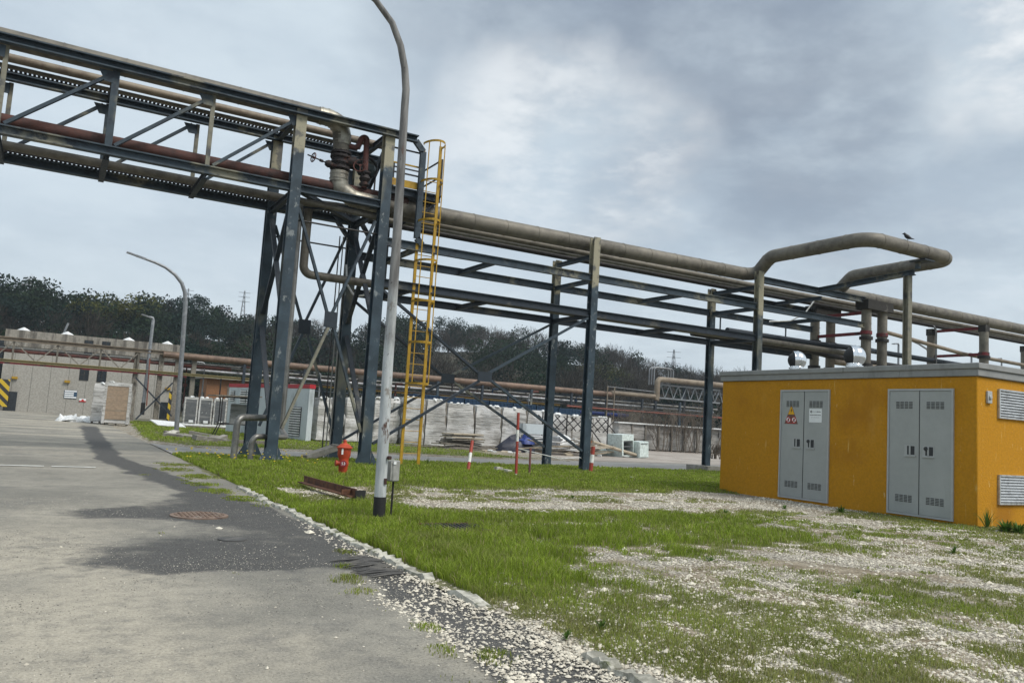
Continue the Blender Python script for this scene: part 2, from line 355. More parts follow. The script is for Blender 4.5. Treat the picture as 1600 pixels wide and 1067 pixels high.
# --- masks in survey coordinates
LY = [4.0, 7.6, 8.0, 8.3, 8.6, 9.0, 9.6, 10.1, 10.7, 11.35, 11.9, 12.25, 13., 13.6, 14.3, 15.9, 19.1, 25, 36, 53.6, 60]
LX = [3.4, 3.2, 2.9, 2.4, .9, .3, .7, 1.16, 1.6, 1.97, 1.75, .75, .5, 1.0, 1.75, 2.35, 1.85, 1.33, 1.5, 1.83, 1.9]
RY = [4, 11, 12, 14.4, 16.5, 21, 25.3, 40, 55]; RX = [3.6, 3.6, 3.45, 3.2, 2.95, 2.5, 1.95, 2.3, 2.74]
def patch_mask(x, y):
    w = (fbm(x*1.1, y*1.1, 3)-.5)*.7; q = y+(fbm(x*.9+9, y*.9, 5)-.5)*1.2
    l = x-np.interp(q, LY, LX)+w*.8; r = np.interp(q, RY, RX)-x+w*.4
    soft = np.where(y < 14.5, .8, .22)
    m = ss(-soft, soft, l)*ss(-.2, .15, r)*ss(58, 50, y)*ss(7.2, 8.6, y+w)
    e = np.exp(-(((x-2.1)/.8)**2+((y-10.9)/.55)**2)*1.2)          # dusty gap between the two dark tongues
    m = m*(1-.55*e)*(.45+1.0*fbm(x*1.9, y*1.3, 8, 5))
    p2l = np.interp(y, [3, 4.5, 5.3, 6.2, 7, 8, 8.6, 9, 9.2], [2.3, 2.5, 2.62, 2.78, 2.84, 2.95, 2.8, 3.1, 3.6])
    m2 = ss(-.12, .12, x-p2l+w*.5)*ss(3.62, 3.5, x)*ss(9.3, 8.8, y)
    return np.clip(np.maximum(m, m2*.95), 0, 1)
def road_attr(x, y):
    d = fbm(x*.45, y*.3, 21, 5); st = fbm(x*.16, y*.9, 31, 4)
    dust = ss(.38, .62, d)*ss(16, 9, y)+ss(.5, .64, st)*ss(18, 40, y)*1.0
    return {'patch': patch_mask(x, y), 'dust': np.clip(dust, 0, 1)}
def roadmat():
    m, b, p = newmat('asphalt_road'); pos = b.pos()
    pa = b.node('ShaderNodeAttribute', attribute_name='patch').outputs['Fac']; du = b.node('ShaderNodeAttribute', attribute_name='dust').outputs['Fac']
    big = b.noise(pos, .45, 6, .6); fine = b.noise(pos, 55, 3, .7); mid = b.noise(pos, 6, 8, .78)
    col = b.mix(b.rng(big, .35, .65), (.21, .199, .168), (.365, .338, .28))
    col = b.mix(b.math('MULTIPLY', du, .8), col, (.52, .465, .365))
    col = b.mix(b.rng(mid, .4, .7, 0, .6), col, (.14, .134, .12))
    col = b.mix(b.rng(b.noise(b.pos((1, 1, 1), (1, 6, 0)), .8, 9, .68), .52, .66, 0, .6), col, (.13, .127, .118))
    vor = b.node('ShaderNodeTexVoronoi'); vor.inputs['Scale'].default_value = 42; b.l.new(pos, vor.inputs[0])
    agg = b.rng(vor.outputs['Distance'], .12, .3, 1, 0)
    vc = b.node('ShaderNodeSeparateColor'); b.l.new(vor.outputs['Color'], vc.inputs[0])
    col = b.mix(b.math('MULTIPLY', agg, b.rng(vc.outputs[0], .55, .95, 0, .8)), col, (.34, .32, .28))
    dark = b.mix(b.rng(mid, .3, .7), (.026, .027, .03), (.062, .062, .063))
    dark = b.mix(b.math('MULTIPLY', agg, b.rng(vc.outputs[0], .8, 1, 0, .8)), dark, (.3, .29, .27))
    rag = b.noise(b.pos((1, 1, 1), (3, 8, 1)), 2.1, 10, .72); pa = b.math('ADD', pa, b.math('MULTIPLY', b.math('SUBTRACT', rag, .5), b.math('MULTIPLY', b.rng(pa, .02, .2), 1.25)))
    k = b.rng(b.math('ADD', pa, b.math('MULTIPLY', b.math('SUBTRACT', mid, .5), .75)), .12, .76, 0, .97)
    col = b.mix(k, col, dark)
    # worn cracks
    v2 = b.node('ShaderNodeTexVoronoi', feature='DISTANCE_TO_EDGE'); v2.inputs['Scale'].default_value = .35
    wp = b.node('ShaderNodeVectorMath', operation='ADD'); nz = b.noise(pos, 1.3, 5, .6, 1); b.l.new(pos, wp.inputs[0]); b.l.new(nz, wp.inputs[1]); b.l.new(wp.outputs[0], v2.inputs[0])
    col = b.mix(b.rng(v2.outputs['Distance'], .0, .010, .16, 0), col, (.05, .05, .047))
    col = b.mix(b.rng(fine, .3, .7), b.mix(.30, col, (.03, .03, .03)), b.mix(.2, col, (.42, .40, .35)))
    b.l.new(col, p.inputs['Base Color']); p.inputs['Roughness'].default_value = .88; p.inputs['Specular IOR Level'].default_value = .25
    bp = b.node('ShaderNodeBump'); bp.inputs['Strength'].default_value = .55; bp.inputs['Distance'].default_value = .012
    b.l.new(b.math('ADD', fine, b.math('MULTIPLY', agg, .8)), bp.inputs['Height']); b.l.new(bp.outputs[0], p.inputs['Normal'])
roadmat()
xs = np.unique(np.concatenate([np.arange(-70, -8, 3.), np.arange(-8, -1, .35), np.arange(-1, 3.66, .055)]))
ys = np.concatenate([np.arange(-8, 2.5, .8), np.arange(2.5, 15, .075), grow(15., 104, .11, 1.02)])
sheet('road', xs, ys, lambda x, y: .015*(fbm(x*.5, y*.5, 2)-.5)-.02*ss(3.0, 3.6, x)*ss(9, 8, y), 'asphalt_road', road_attr)

# cross road and the yard behind it: pale worn concrete
def slabmat(name, a, c, d):
    m, b, p = newmat(name); pos = b.pos()
    col = b.mix(b.rng(b.noise(pos, .35, 6, .6), .38, .62), a, c)
    col = b.mix(b.rng(b.noise(pos, 1.6, 6, .65), .52, .68), col, d)
    col = b.mix(b.rng(b.noise(pos, 30, 3), .3, .7, 0, .25), col, (.1, .095, .085))
    b.l.new(col, p.inputs['Base Color']); p.inputs['Roughness'].default_value = .9
slabmat('road_concrete', (.30, .285, .26), (.40, .38, .345), (.22, .21, .19))
slabmat('yard_concrete', (.42, .375, .325), (.32, .275, .235), (.23, .19, .155))
XE = lambda x: np.interp(x, [0, 6, 10, 14, 18, 30, 80], [27.6, 27.7, 28.0, 28.3, 28.2, 27.4, 27.2])+.25*(fbm(x*.7, x*0+3, 41)-.5)
XF = lambda x: np.interp(x, [3.6, 4.6, 7, 12, 18, 24, 30, 80], [34.5, 32.4, 32.4, 32.6, 32.2, 33, 34, 34])+.3*(fbm(x*.8, x*0+8, 43)-.5)
def strip(name, xs, f0, f1, n, z, mat):
    xs = np.asarray(xs); t = np.linspace(0, 1, n)
    y = f0(xs)[:, None]*(1-t)+f1(xs)[:, None]*t; x = np.repeat(xs[:, None], n, 1)
    V = np.stack([x.ravel(), y.ravel(), np.full(x.size, z)], 1); N = len(xs)
    i = np.arange((N-1)*(n-1)); r, c = i//(n-1), i % (n-1); a = r*n+c
    o = npmesh(name, V, np.stack([a, a+n, a+n+1, a+1], 1), mat, smooth=True); o['kind'] = 'structure'; return o
strip('cross_road', np.arange(3.66, 80, .3), lambda x: XE(x)-.5, lambda x: XF(x)+.5, 6, .012, 'road_concrete')
strip('yard_pavement', np.arange(17, 95, .6), lambda x: XF(x)+.35+2.2*ss(22, 18, x), lambda x: x*0+64, 12, .022, 'yard_concrete')
# parking line
mb = MB()
for x0, x1 in ((-6, -2.2), (-2, .1), (.25, 1.15)): mb.box((x0, 21.3, .016), (x1, 21.43, .020))
tag(mb.build('road_marking', 'white_paint', base=(0, 21.3, .016)), kind='structure')

# --- verges
def cover(x, y):
    n1 = fbm(x*.55, y*.55, 51); n2 = fbm(x*1.7, y*1.7, 57); n3 = fbm(x*4.5, y*4.5, 61, 3); w = (n1-.5)*2
    lush = ss(15.6, 19.2, y+w*1.2)
    lush = np.maximum(lush, ss(6.5, 5.3, x+w*.9)*ss(6.0, 7.4, y+w*.5)*ss(15.2, 13.4, y))
    lush = np.maximum(lush, (.66+.9*(n2-.5)+.8*(n3-.5))*ss(8.0, 9.2, y+w*.9)*ss(13.2, 12.2, y+w*.4)*ss(14.5, 10, x))
    lush = np.maximum(lush, .9*ss(4.4, 4.0, x)*ss(12, 14.5, y)); lush = lush*(.45+.75*n2+.3*n3)
    mid = .40+.55*(n1-.5)*1.6+1.15*(n2-.5)+1.1*(n3-.5)
    fr = ss(5.6, 4.8, y+w*.9)*(.54+1.1*(n2-.5)+1.0*(n3-.5))*ss(3.9, 4.6, x)
    c = np.maximum(np.maximum(lush, np.clip(mid, .02, .8)), fr)
    tr = np.exp(-((y-13.9-.35*w)/.62)**2)*ss(5.0, 6.4, x); c = c*(1-.93*tr)                       # stony track
    tr2 = np.exp(-((y-16.6-.5*w)/.5)**2)*ss(6, 9, x); c = c*(1-.55*tr2)
    wall = ss(18.5, 17.3, x)*ss(14.2, 15.4, x)*ss(12.2, 13.4, y)*ss(17.5, 16, y); c = c*(1-.75*wall)
    dry = ss(9, 12, x)*ss(10.3, 9, y)*ss(5.2, 6.6, y); c = c*(1-.45*dry)
    c = np.maximum(c, .75*ss(16.0, 16.7, x+w*.5)*ss(17.6, 17.45, x)*ss(13.6, 12.6, y)*(.5+n2)); c = np.maximum(c, .8*ss(17.0, 17.4, x)*ss(9.0, 9.5, y)*ss(10.3, 10.1, y))
    gv = np.exp(-((y-6.9-.25*x*.2)/.95)**2)*ss(4.2, 5.2, x)*ss(13, 8, x); c = c*(1-.6*gv)
    c = c*(1-.8*np.exp(-(((x-5.3)/.7)**2+((y-10.8)/.45)**2)*1.5))
    kb = ss(4.0, 3.55, x)*ss(6.6, 5.6, y); c = c*(1-.7*kb)
    c = c*(.62+.76*n2)*(.7+.6*n3); k_ = ss(.04, .66, c); return np.clip(k_*(.72+.33*np.clip(lush*1.3, 0, 1)), 0, 1), np.clip(lush, 0, 1)
def verge_z(x, y):
    return .012+.05*(fbm(x*.5, y*.5, 71)-.45)+.015*ss(3.5, 5, x)-.03*ss(3.75, 3.45, x)
def verge_attr(x, y):
    c, l = cover(x, y); return {'green': c, 'lush': l}
def soilmat():
    m, b, p = newmat('verge_soil'); pos = b.pos()
    gr = b.node('ShaderNodeAttribute', attribute_name='green').outputs['Fac']
    v = b.node('ShaderNodeTexVoronoi'); v.inputs['Scale'].default_value = 34; b.l.new(pos, v.inputs[0])
    sc = b.node('ShaderNodeSeparateColor'); b.l.new(v.outputs['Color'], sc.inputs[0])
    st = b.mix(sc.outputs[0], (.45, .41, .34), (.66, .615, .52))
    st = b.mix(b.rng(v.outputs['Distance'], .3, .62, 0, .8), st, (.10, .085, .065))
    soil = b.mix(b.rng(b.noise(pos, 4, 6), .35, .65), (.22, .18, .125), (.38, .325, .245))
    soil = b.mix(b.rng(b.noise(pos, 26, 4), .4, .7, 0, .5), soil, (.09, .07, .045))
    k = b.rng(b.math('ADD', gr, b.math('MULTIPLY', b.math('SUBTRACT', b.noise(pos, 7, 6, .7), .5), .8)), .22, .6)
    col = b.mix(k, b.mix(b.rng(b.noise(pos, 1.2, 5), .40, .56), soil, st), b.mix(.55, soil, (.10, .13, .03)))
    b.l.new(col, p.inputs['Base Color']); p.inputs['Roughness'].default_value = .95; p.inputs['Specular IOR Level'].default_value = .15
    bp = b.node('ShaderNodeBump'); bp.inputs['Strength'].default_value = .8; bp.inputs['Distance'].default_value = .03
    b.l.new(b.math('ADD', b.noise(pos, 30, 4), b.math('MULTIPLY', v.outputs['Distance'], -.8)), bp.inputs['Height']); b.l.new(bp.outputs[0], p.inputs['Normal'])
soilmat()
sheet('verge', np.concatenate([np.arange(3.46, 14, .09), grow(14., 70, .15, 1.03)]), np.concatenate([np.arange(-6, 3, .5), np.arange(3, 17, .09), np.arange(17, 28.05, .25)]),
      lambda x, y: verge_z(x, y)*ss(28.0, 27.4, y)-.03*ss(27.5, 28, y), 'verge_soil', verge_attr)
def cover2(x, y):
    n1 = fbm(x*.4, y*.4, 151); n2 = fbm(x*1.5, y*1.5, 153)
    edge = x-np.interp(y, [32, 34, 36.5, 44, 58, 70], [5.4, 4.1, 3.75, 4.0, 4.9, 5])+(n2-.5)*.6
    c = ss(-.1, .4, edge)*ss(-.2, .5, y-XF(x)-.1)*ss(23.5, 17.5, x+(n1-.5)*6)
    return np.clip(c*(.45+1.1*n1)*(.6+.8*n2), 0, 1)
sheet('far_verge', np.arange(3.4, 26, .25), np.arange(31.8, 72, .35), lambda x, y: np.where(cover2(x, y) > .02, .05+.05*fbm(x*.6, y*.6, 9), -.012), 'verge_soil', lambda x, y: {'green': cover2(x, y), 'lush': cover2(x, y)})
# the sheet of ground out to the horizon
slabmat('waste_ground', (.12, .11, .075), (.08, .085, .05), (.17, .15, .11))
g = grow(8., 520, 6, 1.3); gx = np.concatenate([-g[::-1], [0], g])
sheet('ground', gx, gx, lambda x, y: x*0-.06, 'waste_ground')

# --- kerb: broken pale stones along the road
mb = MB(); y = 4.0
while y < 17.0:
    L = random.uniform(.35, .75); x = 3.53+.10*math.sin(y*.7)*(y > 12)+ (.12 if y > 14.5 else 0)
    if random.random() < (.97 if 7.3 < y < 16.9 else .3):
        n = 7; pts = []
        for i in range(n+1):
            yy = y+(L-.03)*i/n; a, c, h = random.uniform(-.022, .022), random.uniform(-.03, .02), random.uniform(.028, .055)*(.45 if i in (0, n) else 1)
            pts += [(x-.095+a, yy, -.03), (x-.075+a, yy, h), (x+.04+c, yy, h+random.uniform(-.02, .015)), (x+.07+c, yy, -.03)]
        fs = [(4*i+k, 4*i+k+1, 4*i+k+5, 4*i+k+4) for i in range(n) for k in range(3)]+[(3, 2, 1, 0), (4*n, 4*n+1, 4*n+2, 4*n+3)]
        mb.add(pts, fs)
    y += L
tag(mb.build('kerb', 'kerb_stone', base=(3.5, 4, 0)), kind='structure')

# --- grass
def blades(N, xr, yr, cov, hz, hmul, seed, near=3.0):
    r = np.random.default_rng(seed)
    y = yr[0]*(yr[1]/yr[0])**r.random(N); x = xr[0]+(xr[1]-xr[0])*r.random(N)**1.25
    c, l = cov(x, y); k = r.random(N) < np.clip(c*1.15-.06, 0, 1)
    x, y, c, l = x[k], y[k], c[k], l[k]; n = len(x); z = hz(x, y)
    dep = np.hypot(x, y); cl = fbm(x*3, y*3, seed+5, 3)
    h = hmul*(.024+(.074*l*c+.026*c*c)*ss(24, 9, y)+.07*l*c*ss(9, 24, y))*(.45+1.1*cl)*(.6+.8*r.random(n)); wd = np.maximum(.007, dep*.00085)*(.7+.6*r.random(n))
    a = r.random(n)*2*PI; lean = h*(.15+.65*r.random(n)); b = r.random(n)*2*PI
    wx, wy = np.cos(a)*wd/2, np.sin(a)*wd/2; lx, ly = np.cos(b)*lean, np.sin(b)*lean
    P = np.stack([np.stack([x-wx, y-wy, z-.01], 1), np.stack([x+wx, y+wy, z-.01], 1), np.stack([x-wx*.75+lx*.35, y-wy*.75+ly*.35, z+h*.6], 1),
                  np.stack([x+wx*.75+lx*.35, y+wy*.75+ly*.35, z+h*.6], 1), np.stack([x+lx, y+ly, z+h*(1-.25*lean/np.maximum(h, 1e-4))], 1)], 1).reshape(-1, 3)
    i = np.arange(n)[:, None]*5; T = np.concatenate([i+[0, 1, 3], i+[0, 3, 2], i+[2, 3, 4]], 0)
    q = fbm(x*.9+40, y*.9, seed+9); dryf = np.clip(.72-l*.65-c*.35+(q-.5)*1.3, 0, 1)[:, None]
    g0 = np.array([.160, .230, .020]); g1 = np.array([.305, .385, .050]); dr = np.array([.28, .25, .12])
    u = r.random(n)[:, None]; t = g0*(1-u)+g1*u; t = t*(1-dryf*.75)+dr*dryf*.75; t = np.where(r.random((n, 1)) < .08, np.array([.34, .29, .15]), t); t = t*(.7+.6*r.random((n, 1)))
    dk = (fbm(x*2.2, y*2.2, seed+13)[:, None]); t = t*(.65+.7*dk)
    return P, T, np.repeat(t, 5, 0)
def merge(L):
    V, T, C, o = [], [], [], 0
    for v, t, c in L: V.append(v); T.append(t+o); C.append(c); o += len(v)
    return np.concatenate(V), np.concatenate(T), np.concatenate(C)
SPOTS = [(2.72, 7.75, .22, .8), (2.7, 7.2, .2, .7), (2.9, 8.4, .14, .8), (3.2, 9.25, .16, .9), (2.55, 6.45, .18, .45), (2.72, 5.9, .16, .7), (2.6, 5.25, .22, .5), (2.85, 5.0, .2, .7), (2.45, 7.0, .25, .3), (2.3, 5.9, .3, .22), (2.5, 4.6, .3, .4), (1.62, 20.2, .2, .5), (2.05, 19.6, .2, .6), (2.75, 18.5, .3, .6), (3.0, 16.2, .45, .9), (3.2, 14.9, .4, .9), (3.3, 13.9, .25, .7), (2.9, 21.5, .6, .8), (3.1, 23.2, .6, .8), (3.2, 19.5, .55, 1.), (2.95, 17.6, .4, .9), (1.75, 8.2, .12, .5), (1.4, 10.9, .1, .6)]
def cov_spots(x, y):
    c = x*0
    for a, b, r, k in SPOTS: c = np.maximum(c, k*np.exp(-(((x-a)/r)**2+((y-b)/(r*1.4))**2)))
    c = c*(.1+1.8*fbm(x*7, y*7, 77, 4)); return ss(.2, 1.0, c)*.6, c*.6
GRASS_N = 700000
P = [blades(GRASS_N, (3.62, 30), (3.1, 27.7), lambda x, y: cover(x, y), lambda x, y: verge_z(x, y), 1.0, 101),
     blades(260000, (1.2, 3.62), (4, 25), cov_spots, lambda x, y: x*0+.005, .6, 102),
     blades(60000, (3.6, 24), (32.2, 70), lambda x, y: (cover2(x, y), cover2(x, y)*.9), lambda x, y: x*0+.05, 1.2, 103)]
V, T, C = merge(P); tag(npmesh('grass', V, T, 'grass_blades', C), 'patchy spring grass growing over the stony verge', 'grass', kind='stuff')

# --- loose stones
OCT_V = np.array([(1, 0, 0), (-1, 0, 0), (0, 1, 0), (0, -1, 0), (0, 0, 1), (0, 0, -1), (.62, .62, .1), (-.62, .6, -.1), (-.6, -.62, .1), (.6, -.62, -.1)])
OCT_T = np.array([(0, 6, 4), (6, 2, 4), (2, 7, 4), (7, 1, 4), (1, 8, 4), (8, 3, 4), (3, 9, 4), (9, 0, 4), (6, 0, 5), (2, 6, 5), (7, 2, 5), (1, 7, 5), (8, 1, 5), (3, 8, 5), (9, 3, 5), (0, 9, 5)])
def stones(x, y, z, s, r, c0=(.42, .38, .31), c1=(.73, .675, .56)):
    n = len(x); a = r.random(n)*2*PI; ca, sa = np.cos(a), np.sin(a)
    J = OCT_V[None]*(1+.45*(r.random((n, 10, 1))-.5)); J = J*np.stack([s*(.7+.7*r.random(n)), s*(.6+.5*r.random(n)), s*(.45+.35*r.random(n))], 1)[:, None]
    vx = J[..., 0]*ca[:, None]-J[..., 1]*sa[:, None]+x[:, None]; vy = J[..., 0]*sa[:, None]+J[..., 1]*ca[:, None]+y[:, None]; vz = J[..., 2]+(z+s*.15)[:, None]
    V = np.stack([vx, vy, vz], 2).reshape(-1, 3); T = (OCT_T[None]+(np.arange(n)*10)[:, None, None]).reshape(-1, 3)
    u = r.random((n, 1)); t = np.array(c0)*(1-u)+np.array(c1)*u
    return V, T, np.repeat(t, 10, 0)
r = np.random.default_rng(5); L = []
def scatter(N, xr, yr, f, zf, s0, s1, logy=True, **kw):
    y = yr[0]*(yr[1]/yr[0])**r.random(N) if logy else yr[0]+(yr[1]-yr[0])*r.random(N); x = xr[0]+(xr[1]-xr[0])*r.random(N)**1.2
    k = r.random(N) < f(x, y); x, y = x[k], y[k]; s = s0+(s1-s0)*r.random(len(x))**3
    L.append(stones(x, y, zf(x, y), s*(1+np.hypot(x, y)*.02), r, **kw))
def stony(x, y):
    c, l = cover(x, y); k = fbm(x*.8+5, y*.8, 91); k2 = fbm(x*3, y*3, 93, 3)
    tr = np.exp(-((y-13.9)/.8)**2)*ss(5.0, 6.4, x)
    return np.clip((1-c*.85)*ss(.34, .55, k*.7+k2*.3+.25*tr), 0, 1)*(1-l*.8)
scatter(150000, (3.5, 22), (3.1, 18), stony, verge_z, .006, .019)
scatter(9000, (3.5, 20), (3.1, 20), lambda x, y: stony(x, y)*.25+.012, verge_z, .016, .042)
def kerbside(x, y):
    c = 3.3+.0*y; near = ss(8.6, 6.5, y)
    return np.clip((np.exp(-((x-3.42)/.16)**2)*ss(13, 9, y)*.34+near*(.16*np.exp(-((x-3.2)/.32)**2)+.40*np.exp(-((x-2.78-.0*y)/.11)**2)*ss(7.6, 6.2, y)))*(.3+1.3*fbm(x*3, y*3, 95, 3)), 0, 1)
scatter(42000, (2.4, 3.7), (3.4, 13), kerbside, lambda x, y: x*0+.0, .006, .021)
scatter(15000, (-4, 3.5), (3.2, 16), lambda x, y: .05+.9*ss(.4, .7, fbm(x*.8, y*.8, 97))*patch_mask(x, y)+.25*np.exp(-((x+.2)/.5)**2)*ss(8, 6, y), lambda x, y: x*0, .003, .009)
scatter(90000, (-5, 3.5), (3.1, 15), lambda x, y: .12+.75*ss(.42, .62, fbm(x*.7+3, y*.7, 99))+.25*patch_mask(x, y), lambda x, y: x*0, .0025, .0068, c0=(.10, .095, .085), c1=(.50, .47, .40))
scatter(130, (-3, 3.5), (4, 13), lambda x, y: x*0+.5, lambda x, y: x*0, .007, .016)
V, T, C = merge(L); tag(npmesh('gravel', V, T, 'stones', C), 'loose whitish limestone gravel scattered on the verge and road edge', 'gravel', kind='stuff')
# a few bigger stones lie about
k = 0
for px, py, s, lab in ((975, 861, .09, 'flat pale stone lying alone in the middle of the grass'), (790, 742, .0, ''), (540, 842, .06, 'pale stone at the kerb below the white lamp post'), (484, 833, .07, 'white pebble on the dark asphalt beside the kerb'), (342, 826, .055, 'flat light stone on the dark asphalt near the rusty manhole cover'), (1341, 829, .11, 'rounded pale stone before the right cabin door'), (1558, 833, .13, 'white stone near the right corner of the orange cabin')):
    if s:
        p = G(px, py); v, t, c = stones(np.array([p.x]), np.array([p.y]), np.array([.0]), np.array([s]), r)
        tag(npmesh('stone', v, t, 'stones', c, base=(p.x, p.y, 0)), lab, 'stone')

# --- hill
YT = [(-500, 425), (0, 432), (60, 446), (110, 456), (150, 455), (200, 461), (280, 464), (350, 480), (450, 488), (520, 498), (600, 488), (680, 508), (760, 515), (850, 528), (900, 537), (960, 548), (1000, 560), (1060, 580), (1120, 584), (1200, 592), (1300, 612), (1700, 690)]
def hill_col(px):
    R = 190+.075*px
    d = ray(px, 700); a = math.atan2(d.y, d.x); h = math.hypot(d.x, d.y)
    yt = np.interp(px, *zip(*YT))+14*float(ss(760, 560, px)); e = ray(px, yt); ztop = EYE+R*e.z/math.hypot(e.x, e.y)
    return a, R, max(ztop-7.0, .5)
def hill_pt(px, t):
    a, R, zc = hill_col(px); r0 = 118; d = r0+(R-r0)*t if t <= 1 else R+(t-1)*90
    z = zc*(t*t*(3-2*t)*.55+t*.45) if t <= 1 else zc-6*(t-1)
    return Vector((math.cos(a)*d, math.sin(a)*d, z))
PXS = np.arange(-520, 1760, 40); TS = [0, .12, .25, .4, .55, .7, .85, 1, 1.4, 2.2]
V = [hill_pt(px, t) for px in PXS for t in TS]; n = len(TS)
F = [(i*n+k, i*n+k+1, (i+1)*n+k+1, (i+1)*n+k) for i in range(len(PXS)-1) for k in range(n-1)]
M('hill_floor', (.035, .034, .02), ((.06, .05, .032), .1, .45, .6), rough=.95)
mb = MB(); mb.add(V, F); tag(mb.build('hill', 'hill_floor', base=(0, 0, 0), smooth=180), kind='structure')

# --- wood on the hill
def crown(c, rx, rz, n, leaf, col, r, bare=False, lobes=7):
    """leaf clumps filling an uneven crown; bare crowns are upright twigs"""
    lob = np.array([(r.normal()*.45, r.normal()*.45, r.random()*1.1-.45) for _ in range(lobes)]); ls = .38+.35*r.random(lobes)
    w = r.integers(0, lobes, n); d = r.normal(size=(n, 3)); d /= np.linalg.norm(d, axis=1)[:, None]
    q = lob[w]+d*(ls[w]*(.55+.45*r.random(n)))[:, None]
    P = np.array(c)+q*np.array([rx, rx, rz])
    if bare:
        up = q*np.array([1, 1, .6])+np.array([0, 0, .75])+r.normal(size=(n, 3))*.3; u = up/np.linalg.norm(up, axis=1)[:, None]; s = leaf*(1.2+1.6*r.random(n)); t = leaf*.13
    else:
        u = r.normal(size=(n, 3)); u /= np.linalg.norm(u, axis=1)[:, None]; s = leaf*(.6+.8*r.random(n)); t = s*.62
    v = np.cross(u, r.normal(size=(n, 3))); v /= np.linalg.norm(v, axis=1)[:, None]
    s = np.asarray(s)[:, None]*u; t = (np.asarray(t)*np.ones(n))[:, None]*v
    V = np.stack([P-s*.5, P+t*.5, P+s*.5, P-t*.5], 1).reshape(-1, 3); i = np.arange(n)[:, None]*4; T = i+[0, 1, 2, 3]
    cc = np.array(col)*(.68+.64*r.random((lobes, 1)))[w]*(.85+.3*r.random((n, 1)))
    return V, T, np.repeat(cc, 4, 0)
r = np.random.default_rng(23); L = []
GREEN = [(.019, .034, .022), (.024, .039, .021), (.016, .030, .024), (.036, .044, .020)]; BROWN = [(.050, .046, .038), (.042, .040, .035), (.058, .05, .04)]
for i in range(600):
    px = r.uniform(-330, 1560); t = 1.02*r.random()**.8; p = hill_pt(px, t)
    br = fbm(np.array([px*.006]), np.array([t*2.2]), 201)[0]+.22*ss(500, 1000, px)-.12*ss(.4, 0, t)+.16*(t < .3)
    bare = br+r.normal()*.09 > .66; sz = r.uniform(.75, 1.25)
    h = sz*(6.2 if t > .85 else 7.5)
    L.append(crown((p.x, p.y, p.z+h*.55), h*.52, h*.52, 950 if not bare else 800, .5*sz if not bare else .62*sz, (BROWN if bare else GREEN)[r.integers(0, 3)], r, bare))
V, T, C = merge(L); tag(npmesh('woodland', V, T, 'leaves', C), 'dense dark wood of evergreen and bare winter trees covering the hill', 'woodland', kind='stuff')
def branch(mb, p, d, L, rad, depth, r, spread=.55):
    q = p+d*L; mb.tube([p, (p+q)/2+Vector((r.normal(), r.normal(), r.normal()))*L*.05, q], [rad, rad*.85, rad*.65], 4 if depth < 3 else 3, cap=False)
    if depth == 0: return
    for _ in range(3 if depth > 1 else 4):
        e = (d+Vector((r.normal(), r.normal(), r.normal()*.6+.15))*spread).normalized(); branch(mb, p.lerp(q, r.uniform(.55, 1.0)), e, L*r.uniform(.6, .82), rad*.55, depth-1, r, spread)
def bare_tree(p, h, label, seed, group=None):
    r = np.random.default_rng(seed); t = thing('bare_tree', label, 'tree', p, group)
    mb = MB(); mb.tube([p-Vector((0, 0, .5)), p+Vector((.1, 0, h*.2)), p+Vector((0, .1, h*.38))], [h*.028, h*.02, h*.015], 6); mb.build('trunk', 'bark', t)
    mb = MB()
    for k in range(5):
        a = k*1.26+r.random(); branch(mb, p+Vector((0, 0, h*r.uniform(.26, .38))), Vector((math.cos(a)*.5, math.sin(a)*.5, 1)).normalized(), h*.26, h*.011, 4, r)
    mb.build('crown', 'twig', t, smooth=0)
def leafy_tree(p, h, w, col, label, seed, name='evergreen_tree', n=2600, trunk=.35, lobes=11):
    r = np.random.default_rng(seed); t = thing(name, label, 'tree', p)
    mb = MB(); mb.tube([p-Vector((0, 0, .5)), p+Vector((0, 0, h*.6))], [h*.03, h*.012], 6)
    for k in range(5):
        a = k*1.3; mb.tube([p+Vector((0, 0, h*.35)), p+Vector((math.cos(a)*w*.3, math.sin(a)*w*.3, h*.7))], [h*.012, h*.004], 4)
    mb.build('trunk', 'bark', t)
    V, T, C = crown(p+Vector((0, 0, h*(trunk+(1-trunk)*.5))), w*.5, h*(1-trunk)*.52, n, h*.045, tuple(q*1.6 for q in col), r, lobes=lobes)
    npmesh('crown', V, T, 'leaves', C, base=BASE[t.name], parent=t)
for i, (px, t, h, lab) in enumerate(((18, .97, 10.5, 'bare tree on the ridge at the left edge of the picture'), (62, 1.0, 8, 'low bare tree on the ridge left of the concrete hall chimney'), (150, 1.0, 8, 'thin bare tree on the ridge above the olive round tree'), (325, 1.0, 9.5, 'bare tree on the ridge just right of the curved street lamp'), (375, 1.0, 9, 'bare tree on the ridge next to the lattice pylon'), (480, 1.0, 10, 'bare tree seen through the tower legs on the ridge'), (528, .98, 7, 'small bare tree between the tower legs'), (943, 1.0, 9, 'bare tree on the slope right of the second rack column'), (1010, .98, 8, 'bare tree low on the ridge behind the raised pipe loop'), (1062, .95, 9.5, 'bushy bare tree left of the cabin above the pallet row'), (1118, .9, 7, 'bare tree just left of the orange cabin roof'))):
    bare_tree(hill_pt(px, t), h, lab, 300+i)
